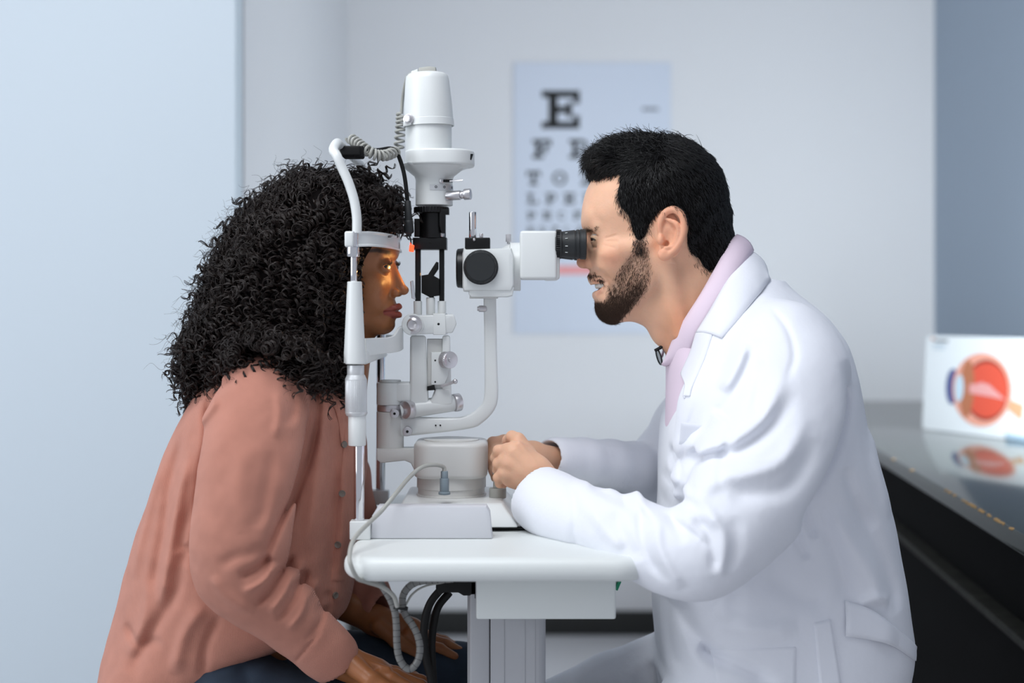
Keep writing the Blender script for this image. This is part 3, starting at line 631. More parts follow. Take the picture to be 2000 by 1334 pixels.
# fixation lamp
fx = fr('clamp_bar', MB().box(D(688, 298, 1.80), (0.026, 0.05, 0.012), 0.002).box(D(702, 297, 1.79), (0.012, 0.02, 0.014), 0.002), M['blackm'])
gn = [D(700, 296, 1.80), D(715, 294, 1.80), D(740, 293, 1.81), D(762, 290, 1.82), D(774, 296, 1.83), D(784, 320, 1.835), D(791, 350, 1.835), D(796, 395, 1.835)]
fr('gooseneck', MB().tube(gn, 0.0027, 12), M['blackm'])
P0, P1 = D(796, 392, 1.835), D(799, 462, 1.835)
axg = (P1-P0); L = axg.length
fr('lamp_tip', MB().lathe(P0, axg, [(0, 0.0035), (0.001, 0.0042), (L*.55, 0.0050), (L*.56, 0.0054), (L*.62, 0.0060), (L*.86, 0.0066), (L*.9, 0.0058), (L*.93, 0.0035), (L, 0.003)]), M['rubber'])
led = fr('red_lamp', MB().cyl(D(801, 474, 1.835), D(804, 479, 1.835), 0.0009).box(D(804, 485, 1.835), (0.006, 0.006, 0.009), 0.001, Matrix.Rotation(0.1, 3, 'Y')), M['led'], None, 'small lit red lamp')
fr('lamp_wire', MB().tube([D(799, 460, 1.835), D(802, 468, 1.835), D(803, 478, 1.835)], 0.0009, 8), M['ink'])
# coiled cords
def coil(path, R, turns, r):
    P = spline(path, 40); N = len(P); out = []; up = None; m = int(turns*12)
    for k in range(m+1):
        t = k/m*(N-1); i = min(int(t), N-2); p = P[i].lerp(P[i+1], t-i); tg = (P[i+1]-P[i]).normalized()
        if up is None: _, up, _ = basis(tg)
        up = (up-tg*up.dot(tg)).normalized(); w_ = tg.cross(up); a_ = 2*math.pi*turns*k/m
        out.append(p+(up*math.cos(a_)+w_*math.sin(a_))*R)
    return MB().tube(out, r, 8, 1)
cd = coil([D(684, 270, 1.83), D(700, 281, 1.81), D(716, 293, 1.79), D(735, 303, 1.79), D(755, 303, 1.80), D(772, 296, 1.83)], 0.0058, 14, 0.0019).build('coiled_cord', M['cordgrey'])
tag(cd, 'pale coiled cord wound over the black clamp on top of the headrest frame', 'cord')
cd2 = coil([D(784, 222, 1.92), D(782, 250, 1.92), D(779, 290, 1.92)], 0.0058, 7, 0.0019).build('coiled_cord', M['cordgrey'])
tag(cd2, 'pale coiled cord hanging upright behind the lamp housing', 'cord')
# grey cable with plug on the base
cb = thing('power_cable', D(868, 965, 1.80), 'thin grey cable with a blue-grey plug trailing over the left table edge', 'cable')
dd = 1.785
cpts = [D(868, 922, dd), D(866, 912, dd), D(850, 908, dd-0.01), D(825, 912, dd-0.02), D(800, 932, dd-0.035), D(770, 968, 1.70), D(745, 998, 1.685), D(722, 1020, 1.66), D(700, 1042, 1.63), D(688, 1060, 1.61), D(683, 1082, 1.59), D(684, 1100, 1.578), D(697, 1128, 1.585), D(715, 1136, 1.60), D(745, 1146, 1.615), D(768, 1163, 1.62), D(776, 1185, 1.625)]
MB().tube(cpts, 0.0026, 12).build('cord', M['cordgrey'], cb)
MB().cyl(D(868, 966, dd), D(868, 960, dd), 0.0075).cyl(D(868, 963, dd), D(868, 934, dd), 0.0058).cyl(D(868, 936, dd), D(868, 920, dd), 0.0046).build('plug', M['plug'], cb)
# spiral wrapped cables looping under the table
wp = thing('cable_loop', D(790, 1131, 1.64), 'pair of grey cables in spiral wrap looping down under the tabletop', 'cable')
def wrapped(nm, pts, r, step=0.0075):
    P = spline(pts, 14); L = [0]
    for i in range(1, len(P)): L.append(L[-1]+(P[i]-P[i-1]).length)
    o = MB().tube(P, r, 14, 1).build(nm, M['wrap'], wp); mb = MB(); s = step
    while s < L[-1]:
        j = max(i for i in range(len(L)) if L[i] <= s); p = P[j]; t = (P[min(j+1, len(P)-1)]-P[max(j-1, 0)]).normalized(); s += step
        t2 = (t+basis(t)[1]*0.25).normalized()
        mb.cyl(p-t2*0.0004, p+t2*0.0004, r*1.03, n=14, bev=0)
    mb.build('wrap_gap', M['ink'], o)
lp = [(736, 1128), (748, 1147), (762, 1170), (771, 1195), (774, 1222), (775, 1255), (779, 1283), (790, 1302), (803, 1306), (816, 1290), (820, 1265), (815, 1240), (805, 1220), (793, 1203), (787, 1185), (787, 1165), (797, 1148), (815, 1137), (845, 1133), (885, 1131)]
wrapped('wrapped_cable', [D(x, y, 1.645+0.02*(i/20)) for i, (x, y) in enumerate(lp)], 0.0042)
MB().tube([D(792, 1182, 1.66), D(806, 1160, 1.665), D(830, 1145, 1.67), D(868, 1137, 1.68)], 0.0013, 8).build('thin_cable', M['cordgrey'], wp)
MB().lathe(D(781, 1187, 1.65), (0.1, 0.1, 1), [(-0.0015, 0.0095), (0.0015, 0.0095), (0.0015, 0.0085), (-0.0015, 0.0085), (-0.0015, 0.0095)], 24, False).cyl(D(765, 1184, 1.645), D(773, 1190, 1.645), 0.001).build('cable_tie', M['ink'], wp)
bk = thing('black_cable', D(860, 1165, 1.75), 'black cables dropping from the socket block beside the table column', 'cable')
for pts in ([(862, 1150), (842, 1175), (831, 1205), (828, 1240), (832, 1285), (842, 1330), (850, 1400), (860, 1500)], [(878, 1157), (856, 1185), (847, 1220), (843, 1260), (845, 1310), (849, 1380), (856, 1500)]):
    MB().tube([D(x, y, 1.73+0.012*(pts[0][0] > 870)) for x, y in pts], 0.0048, 12).build('cable', M['blackm'], bk)
# ================================================================ signed distance modelling for bodies and clothes
PXM = 1.87/F_PX      # metres per photo pixel at the distance of the two heads
def cpt(x, y, z=0.0):
    """visible pixel (x,y) of a point z pixels nearer the camera than the middle plane -> model coordinates"""
    k = (1.87-z*PXM)/1.87
    return np.array([1000+(x-1000)*k, 600+(y-600)*k, z], dtype=float)
def to_world(P):
    P = np.asarray(P); out = np.empty_like(P, dtype=float)
    out[:, 0] = (P[:, 0]-1000)*PXM; out[:, 1] = 1.87-P[:, 2]*PXM; out[:, 2] = CAMZ-(P[:, 1]-600)*PXM; return out
class Field:
    def __init__(s, lo, hi, h):
        s.lo = np.array(lo, float); s.h = float(h); s.n = (np.ceil((np.array(hi)-s.lo)/h)+1).astype(int)
        s.F = np.full(s.n, 60.0, dtype=np.float32)
    def blk(s, bmin, bmax):
        i0 = np.clip(np.floor((np.minimum(bmin, bmax)-s.lo)/s.h).astype(int)-1, 0, s.n-1); i1 = np.clip(np.ceil((np.maximum(bmin, bmax)-s.lo)/s.h).astype(int)+2, 0, s.n)
        if np.any(i1 <= i0): return None
        sl = tuple(slice(a, b) for a, b in zip(i0, i1))
        ax = [(s.lo[k]+s.h*np.arange(i0[k], i1[k])).astype(np.float32) for k in range(3)]
        return sl, ax[0][:, None, None], ax[1][None, :, None], ax[2][None, None, :]
    def comb(s, sl, d, k, mode):
        a = s.F[sl]
        if mode == 'sub': d = -d; 
        if mode == 'add':
            if k > 0: hh = np.clip(0.5+0.5*(a-d)/k, 0, 1); r = a*(1-hh)+d*hh-k*hh*(1-hh)
            else: r = np.minimum(a, d)
        else:
            if k > 0: hh = np.clip(0.5-0.5*(a-d)/k, 0, 1); r = a*(1-hh)+d*hh+k*hh*(1-hh)
            else: r = np.maximum(a, d)
        s.F[sl] = r
    def ell(s, c, r, k=8, mode='add', rot=None, mirror=False):
        if mirror: s.ell((c[0], c[1], -c[2]), r, k, mode, None if rot is None else np.diag([1, 1, -1]) @ rot @ np.diag([1, 1, -1]))
        c = np.array(c, float); r = np.array(r, float); m = (max(r) if rot is not None else r)+k+2*s.h
        b = s.blk(c-m, c+m)
        if b is None: return s
        sl, X, Y, Z = b; x, y, z = X-c[0], Y-c[1], Z-c[2]
        if rot is not None:
            R = rot.T; x, y, z = (R[0, 0]*x+R[0, 1]*y+R[0, 2]*z, R[1, 0]*x+R[1, 1]*y+R[1, 2]*z, R[2, 0]*x+R[2, 1]*y+R[2, 2]*z)
        k0 = np.sqrt((x/r[0])**2+(y/r[1])**2+(z/r[2])**2)+1e-6; k1 = np.sqrt((x/r[0]**2)**2+(y/r[1]**2)**2+(z/r[2]**2)**2)+1e-9
        s.comb(sl, (k0*(k0-1)/k1).astype(np.float32), k, mode); return s
    def cap(s, a, b, ra, rb, k=8, mode='add', mirror=False, zs=1.0):
        """tapered capsule; zs squashes the section sideways (z)"""
        if mirror: s.cap((a[0], a[1], -a[2]), (b[0], b[1], -b[2]), ra, rb, k, mode, False, zs)
        a = np.array(a, float); b = np.array(b, float); m = max(ra, rb)*max(1, zs)+k+2*s.h
        q = s.blk(np.minimum(a, b)-m, np.maximum(a, b)+m)
        if q is None: return s
        sl, X, Y, Z = q; ab = b-a; L2 = float(ab @ ab)+1e-9
        t = np.clip(((X-a[0])*ab[0]+(Y-a[1])*ab[1]+(Z-a[2])*ab[2])/L2, 0, 1)
        d = np.sqrt((X-a[0]-t*ab[0])**2+(Y-a[1]-t*ab[1])**2+((Z-a[2]-t*ab[2])/zs)**2)-(ra+(rb-ra)*t)
        s.comb(sl, d.astype(np.float32), k, mode); return s
    def chain(s, pts, rad, k=8, mode='add', mirror=False, zs=1.0, sub=0):
        if sub:
            P = spline([tuple(p)[:3] for p in pts], sub); R = np.interp(np.linspace(0, len(rad)-1, len(P)), range(len(rad)), rad); pts = [tuple(p) for p in P]; rad = R
        for i in range(len(pts)-1): s.cap(pts[i], pts[i+1], rad[i], rad[i+1], k, mode, mirror, zs)
        return s
    def fold(s, pts, w, amp, z0=None, zlat=0, side=1, taper=True):
        """crease (amp>0) or ridge (amp<0) along a polyline seen from the side, on the near (side=1) or far surface"""
        P = [cpt(p[0], p[1], zlat) for p in pts]; P = spline([tuple(p) for p in P], 4); P = np.array([tuple(p) for p in P])
        m = 3*w; zr = ((z0 or 0), s.lo[2]+s.h*s.n[2]) if side > 0 else (s.lo[2], -(z0 or 0))
        b = s.blk((P[:, 0].min()-m, P[:, 1].min()-m, zr[0]), (P[:, 0].max()+m, P[:, 1].max()+m, zr[1]))
        if b is None: return s
        sl, X, Y, Z = b; best = np.full((X.shape[0], Y.shape[1]), 1e9, np.float32); T = np.zeros_like(best); x = X[:, :, 0]; y = Y[:, :, 0]; n = len(P)-1
        for i in range(n):
            a = P[i, :2]; c = P[i+1, :2]; ab = c-a; t = np.clip(((x-a[0])*ab[0]+(y-a[1])*ab[1])/(ab @ ab+1e-9), 0, 1)
            d = (x-a[0]-t*ab[0])**2+(y-a[1]-t*ab[1])**2; g = d < best; best = np.where(g, d, best); T = np.where(g, (i+t)/n, T)
        f = amp*np.exp(-best/(w*w))
        if taper: f = f*np.clip(4*T*(1-T)*1.6, 0, 1)
        ramp = np.clip((side*Z-(z0 or 0))/45.0, 0, 1); s.F[sl] += (f[:, :, None]*ramp).astype(np.float32); return s
    def loft(s, rows, zc=0.0, k=12, mode='add', p=2.3, zofs=None):
        """rows: (y, x0, x1, rz) horizontal sections"""
        R = np.array(rows, float); y0, y1 = R[0, 0], R[-1, 0]; m = k+3*s.h; mz = R[:, 3].max()+m
        b = s.blk((R[:, 1].min()-m, y0-m, zc-mz), (R[:, 2].max()+m, y1+m, zc+mz)); 
        if b is None: return s
        sl, X, Y, Z = b; yy = np.clip(Y, y0, y1)
        # smooth interpolation
        def itp(c):
            t = np.interp(yy, R[:, 0], R[:, c]); g = 14; return sum(np.interp(np.clip(yy+o, y0, y1), R[:, 0], R[:, c]) for o in (-2*g, -g, 0, g, 2*g))/5
        xa, xb, rz = itp(1), itp(2), itp(3); cx = (xa+xb)/2; rx = (xb-xa)/2
        pl, pr = p if isinstance(p, tuple) else (p, p); u_ = np.abs((X-cx)/rx); w_ = np.abs((Z-zc)/rz)+1e-6
        q = np.where(X < cx, (u_**pl+w_**pl)**(1/pl), (u_**pr+w_**pr)**(1/pr)); d = (q-1)*np.minimum(rx, rz)
        d = np.maximum(d, np.maximum(y0-Y, Y-y1)); s.comb(sl, d.astype(np.float32), k, mode); return s
    def clip_poly(s, pts, k=6, zlat=100):
        """keep only what lies inside a side-view outline (photo pixels, at lateral depth zlat; the middle plane keeps its size)"""
        b = s.blk(s.lo, s.lo+s.h*s.n); sl, X, Y, Z = b
        P = [cpt(p[0], p[1], zlat)[:2] for p in pts]; x, y = np.broadcast_arrays(X[:, :, 0], Y[:, :, 0]); G = np.stack([x.ravel(), y.ravel()], 1)
        d = dpoly(G, P+[P[0]]); d = np.where(inpoly(G, P), -d, d).reshape(x.shape)[:, :, None]
        a = s.F[sl]; hh = np.clip(0.5-0.5*(a-d)/k, 0, 1); s.F[sl] = (a*(1-hh)+d*hh+k*hh*(1-hh)).astype(np.float32); return s
    def noise(s, scale, amp, bmin=None, bmax=None):
        b = s.blk(s.lo if bmin is None else bmin, s.lo+s.h*s.n if bmax is None else bmax); sl, X, Y, Z = b
        f = 0
        r = np.random.default_rng(5)
        for i in range(5):
            v = r.normal(size=3); v /= np.linalg.norm(v); p = r.uniform(0, 6.28); q = scale*(0.7+0.5*i)
            f = f+np.sin((X*v[0]+Y*v[1]+Z*v[2])/q*1.0+p+1.3*np.sin((X*v[1]-Y*v[2]+Z*v[0])/q*0.7))
        s.F[sl] += (amp*f/3).astype(np.float32); return s
    def surf_z(s, x, y, z_hi=None, side=1):
        """model z of the surface seen from the camera side at model (x,y)"""
        i = (x-s.lo[0])/s.h; j = (y-s.lo[1])/s.h; i0 = int(np.clip(i, 0, s.n[0]-2)); j0 = int(np.clip(j, 0, s.n[1]-2)); fi = i-i0; fj = j-j0
        c = (s.F[i0, j0]*(1-fi)*(1-fj)+s.F[i0+1, j0]*fi*(1-fj)+s.F[i0, j0+1]*(1-fi)*fj+s.F[i0+1, j0+1]*fi*fj)
        idx = np.where(c < 0)[0]
        if len(idx) == 0: return None
        k = idx[-1] if side > 0 else idx[0]; k2 = k+side
        if k2 < 0 or k2 >= len(c): return None
        t = c[k]/(c[k]-c[k2]); return s.lo[2]+s.h*(k+side*t)
    def surf_px(s, px, py, off=0.0):
        """point of the surface seen at photo pixel (px,py), in model coordinates (iterates the perspective)"""
        z = 0.0
        for _ in range(6):
            p = cpt(px, py, z); q = s.surf_z(p[0], p[1])
            if q is None: break
            z = q
        p = cpt(px, py, z+off); return p
    def sample(s, P):
        g = (P-s.lo)/s.h; i = np.clip(g.astype(int), 0, s.n-2); f = g-i; out = 0
        for a in (0, 1):
            for b in (0, 1):
                for c in (0, 1):
                    w = (f[:, 0] if a else 1-f[:, 0])*(f[:, 1] if b else 1-f[:, 1])*(f[:, 2] if c else 1-f[:, 2])
                    out = out+w*s.F[i[:, 0]+a, i[:, 1]+b, i[:, 2]+c]
        return out
    def grad(s, P):
        e = s.h; G = np.stack([s.sample(P+np.eye(3)[k]*e)-s.sample(P-np.eye(3)[k]*e) for k in range(3)], 1)
        return G/(np.linalg.norm(G, axis=1, keepdims=True)+1e-9)
    def mesh(s, relax=2):
        """surface nets -> vertices (model coordinates), quads"""
        F = s.F; n = F.shape; S = F < 0
        cn = tuple(k-1 for k in n); acc = np.zeros((int(np.prod(cn)), 3), np.float32); cnt = np.zeros(int(np.prod(cn)), np.int32)
        st = np.array([cn[1]*cn[2], cn[2], 1]); quads = []
        for ax in range(3):
            a = [slice(None)]*3; b = [slice(None)]*3; a[ax] = slice(0, -1); b[ax] = slice(1, None)
            fa, fb = F[tuple(a)], F[tuple(b)]; ch = S[tuple(a)] != S[tuple(b)]
            I = np.argwhere(ch); va = fa[ch]; vb = fb[ch]; t = va/(va-vb); P = I.astype(np.float32); P[:, ax] += t
            u, v = [k for k in range(3) if k != ax]
            ok = (I[:, u] > 0) & (I[:, v] > 0) & (I[:, u] < n[u]-1) & (I[:, v] < n[v]-1)
            I = I[ok]; P = P[ok]; neg = (va[ok] < 0)
            c = []
            for du, dv in ((0, 0), (1, 0), (1, 1), (0, 1)):
                J = I.copy(); J[:, u] -= du; J[:, v] -= dv; ids = J @ st; c.append(ids)
                for k in range(3): acc[:, k] += np.bincount(ids, P[:, k], minlength=len(cnt)).astype(np.float32)
                cnt += np.bincount(ids, minlength=len(cnt)).astype(np.int32)
            c = np.stack(c, 1); flip = neg ^ (ax == 1); c[flip] = c[flip][:, ::-1]; quads.append(c)
        Q = np.concatenate(quads); used = np.where(cnt > 0)[0]; mp = np.full(len(cnt), -1, np.int64); mp[used] = np.arange(len(used))
        V = acc[used]/cnt[used][:, None]; Q = mp[Q]; V = s.lo+V*s.h
        # light smoothing then projection back on the surface
        for _ in range(relax):
            A = np.zeros_like(V); C = np.zeros(len(V))
            for k in range(4):
                for o in (1, 3):
                    np.add.at(A, Q[:, k], V[Q[:, (k+o) % 4]]); np.add.at(C, Q[:, k], 1)
            V = 0.5*V+0.5*A/np.maximum(C, 1)[:, None]
        d = s.sample(V); G = s.grad(V); V = V-G*np.clip(d, -s.h, s.h)[:, None]*0.9
        return V, Q[:, ::-1]
def np_mesh(name, V, Q, m, parent, attr=None, mats=None, fmat=None, smooth=True):
    """fast mesh from numpy arrays (world coordinates)"""
    o0 = np.array(ORG[parent.name]) if parent else np.zeros(3)
    me = bpy.data.meshes.new(name); nv, nf, k = len(V), len(Q), Q.shape[1]
    me.vertices.add(nv); me.vertices.foreach_set('co', (V-o0).astype(np.float32).ravel())
    me.loops.add(nf*k); me.loops.foreach_set('vertex_index', Q.astype(np.int32).ravel())
    me.polygons.add(nf); me.polygons.foreach_set('loop_start', np.arange(nf, dtype=np.int32)*k)
    try: me.polygons.foreach_set('loop_total', np.full(nf, k, dtype=np.int32))
    except Exception: pass
    if mats:
        for x in mats: me.materials.append(x)
        me.polygons.foreach_set('material_index', np.asarray(fmat, dtype=np.int32))
    else: me.materials.append(m)
    me.polygons.foreach_set('use_smooth', np.full(nf, smooth))
    if attr is not None:
        a = me.color_attributes.new('tone', 'FLOAT_COLOR', 'POINT'); a.data.foreach_set('color', attr.astype(np.float32).ravel())
    me.update(); me.validate()
    o = bpy.data.objects.new(name, me); COL.objects.link(o)
    if parent: o.parent = parent
    ORG[o.name] = Vector(o0); return o
def join(parts):
    V = []; Q = []; n = 0
    for v, q in parts: V.append(v); Q.append(q+n); n += len(v)
    return np.concatenate(V), np.concatenate(Q)
def tubes(P, R, sides=4):
    """P: (N,K,3) polylines, R: (N,K) radii -> verts, quads"""
    N, K, _ = P.shape; T = np.gradient(P, axis=1); T /= np.linalg.norm(T, axis=2, keepdims=True)+1e-9
    ref = np.zeros_like(T); ref[..., 2] = 1; ref[np.abs(T[..., 2]) > 0.9] = (1, 0, 0)
    U = np.cross(T, ref); U /= np.linalg.norm(U, axis=2, keepdims=True)+1e-9
    for j in range(1, K):      # keep the frames from flipping
        u = U[:, j-1]-T[:, j]*np.sum(U[:, j-1]*T[:, j], 1, keepdims=True); U[:, j] = u/(np.linalg.norm(u, axis=1, keepdims=True)+1e-9)
    W = np.cross(T, U); a = 2*np.pi*np.arange(sides)/sides
    V = P[:, :, None]+(U[:, :, None]*np.cos(a)[None, None, :, None]+W[:, :, None]*np.sin(a)[None, None, :, None])*R[:, :, None, None]
    idx = np.arange(N*K*sides).reshape(N, K, sides); A = idx[:, :-1]; B = idx[:, 1:]
    Q = np.stack([A, np.roll(A, -1, 2), np.roll(B, -1, 2), B], -1).reshape(-1, 4)
    return V.reshape(-1, 3), Q
def smooth(a, b, x): t = np.clip((x-a)/(b-a), 0, 1); return t*t*(3-2*t)
def dpoly(P, pts):
    best = np.full(len(P), 1e9)
    for i in range(len(pts)-1):
        a = np.array(pts[i], float); c = np.array(pts[i+1], float); ab = c-a; t = np.clip(((P-a) @ ab)/(ab @ ab+1e-9), 0, 1); best = np.minimum(best, np.linalg.norm(P-a-t[:, None]*ab, axis=1))
    return best
def inpoly(P, pts):
    x, y = P[:, 0], P[:, 1]; c = np.zeros(len(P), bool); n = len(pts)
    for i in range(n):
        x0, y0 = pts[i][:2]; x1, y1 = pts[(i+1) % n][:2]; g = ((y0 > y) != (y1 > y)) & (x < (x1-x0)*(y-y0)/(y1-y0+1e-9)+x0); c ^= g
    return c
def softin(P, pts, w):
    d = dpoly(P, list(pts)+[pts[0]]); return smooth(-w, w, np.where(inpoly(P, pts), d, -d))
def visxy(V): k = 1.87/(1.87-np.abs(V[:, 2])*PXM); return np.stack([1000+(V[:, 0]-1000)*k, 600+(V[:, 1]-600)*k], 1)
def strands(roots, nrm, dirs, length, rad, lift=0.35, curl=0.0, K=5, sides=3, grav=0.0, jitter=0.25, rng=RNG):
    N = len(roots); d = dirs+rng.normal(size=(N, 3))*jitter; d -= nrm*np.sum(d*nrm, 1, keepdims=True); d /= np.linalg.norm(d, axis=1, keepdims=True)+1e-9
    L = length*rng.uniform(0.7, 1.25, N); lf = lift*rng.uniform(0.5, 1.5, (N, 1)); P = np.zeros((N, K, 3)); p = roots-nrm*1.0; cv = rng.normal(size=(N, 3))*curl
    for j in range(K):
        P[:, j] = p; t = j/(K-1); v = d+nrm*lf*(1-1.6*t)+cv*t+np.array([0, grav*t, 0]); v /= np.linalg.norm(v, axis=1, keepdims=True); p = p+v*(L/(K-1))[:, None]
    R = np.tile(np.linspace(1, 0.25, K)*rad, (N, 1)); return tubes(P, R, sides)
def pick(V, w, n, rng=RNG):
    w = np.clip(w, 0, None); return rng.choice(len(V), size=n, p=w/w.sum())
def sheet(name, A, B, m, parent, n=40, bulge=6, th=3.0, rows=7, snap=None, off=2.0, mid=None):
    """cloth sheet between two edges (model coordinates), with its own thickness"""
    def rs(P):
        Q = spline([tuple(p) for p in P], 8); Q = np.array([tuple(q) for q in Q]); L = np.concatenate([[0], np.cumsum(np.linalg.norm(np.diff(Q, axis=0), axis=1))])
        return np.stack([np.interp(np.linspace(0, L[-1], n), L, Q[:, k]) for k in range(3)], 1)
    a, b = rs(A), rs(B); G = np.zeros((rows, n, 3))
    for r in range(rows): t = r/(rows-1); G[r] = a*(1-t)+b*t
    du = np.gradient(G, axis=1); dv = np.gradient(G, axis=0); N_ = np.cross(du, dv); N_ /= np.linalg.norm(N_, axis=2, keepdims=True)+1e-9
    if N_[..., 2].mean() < 0: N_ = -N_
    for r in range(rows): t = r/(rows-1); G[r] += N_[r]*bulge*4*t*(1-t)
    if snap is not None:
        for r in range(rows):
            for j in range(n):
                z = snap.surf_z(G[r, j, 0], G[r, j, 1], side=1 if G[r, j, 2] >= 0 else -1)
                if z is not None and G[r, j, 2] >= 0: G[r, j, 2] = max(G[r, j, 2], z+off)
    if snap is not None:
        for _ in range(3):
            z = G[..., 2].copy(); z[:, 1:-1] = (z[:, :-2]+z[:, 1:-1]+z[:, 2:])/3; z[1:-1] = (z[:-2]+z[1:-1]+z[2:])/3; G[..., 2] = z
    top_ = G+N_*th/2; bot = G-N_*th/2; V = np.concatenate([top_.reshape(-1, 3), bot.reshape(-1, 3)]); I = np.arange(rows*n).reshape(rows, n); o = rows*n
    Q = [np.stack([I[:-1, :-1], I[:-1, 1:], I[1:, 1:], I[1:, :-1]], -1).reshape(-1, 4), np.stack([I[:-1, :-1], I[1:, :-1], I[1:, 1:], I[:-1, 1:]], -1).reshape(-1, 4)+o]
    for e_ in (I[0], I[-1][::-1], I[:, 0][::-1], I[:, -1]): Q.append(np.stack([e_[:-1], e_[:-1]+o, e_[1:]+o, e_[1:]], -1))
    return np_mesh(name, to_world(V), np.concatenate(Q), m, parent)
def patch(name, fld, quad, m, parent, off=2.5, n=16, rows=16, side=1, fit=False):
    """cloth patch lying on a surface: quad = four photo pixels, drawn clockwise"""
    q = [np.array(p, float) for p in quad]; G = np.zeros((rows, n, 3)); 
    for r in range(rows):
        for j in range(n):
            v, u = r/(rows-1), j/(n-1); p = (q[0]*(1-u)+q[1]*u)*(1-v)+(q[3]*(1-u)+q[2]*u)*v; edge = r in (0, rows-1) or j in (0, n-1)
            G[r, j] = fld.surf_px(p[0], p[1], -3.0 if edge else off)
            if edge: # pull the border under the cloth, keeping its outline
                G[r, j, 2] = G[r, j, 2]
    if fit:
        A_ = np.stack([np.ones(rows*n), G[..., 0].ravel(), G[..., 1].ravel()], 1); z = G[..., 2].ravel(); ok = np.abs(z-np.median(z)) < 30
        cf = np.linalg.lstsq(A_[ok], z[ok], rcond=None)[0]
        for r in range(rows):
            for j in range(n):
                v, u = r/(rows-1), j/(n-1); p = (q[0]*(1-u)+q[1]*u)*(1-v)+(q[3]*(1-u)+q[2]*u)*v; g = cpt(p[0], p[1], np.median(z)); zf = cf @ np.array([1, g[0], g[1]])+(2 if r in (0, rows-1) or j in (0, n-1) else 4.5); G[r, j] = cpt(p[0], p[1], zf)
    med = np.median(G[..., 2]); G[..., 2] = np.clip(G[..., 2], med-45, med+45)
    I = np.arange(rows*n).reshape(rows, n); Q = np.stack([I[:-1, :-1], I[1:, :-1], I[1:, 1:], I[:-1, 1:]], -1).reshape(-1, 4)
    return np_mesh(name, to_world(G.reshape(-1, 3)), Q, m, parent)
def roty(deg, c):
    a = math.radians(deg); R = np.array([[math.cos(a), 0, math.sin(a)], [0, 1, 0], [-math.sin(a), 0, math.cos(a)]])
    return lambda P: (np.asarray(P)-c) @ R.T+c
def eul(rx=0, ry=0, rz=0):
    return np.array(Matrix.Rotation(math.radians(rz), 3, 'Z') @ Matrix.Rotation(math.radians(ry), 3, 'Y') @ Matrix.Rotation(math.radians(rx), 3, 'X'))
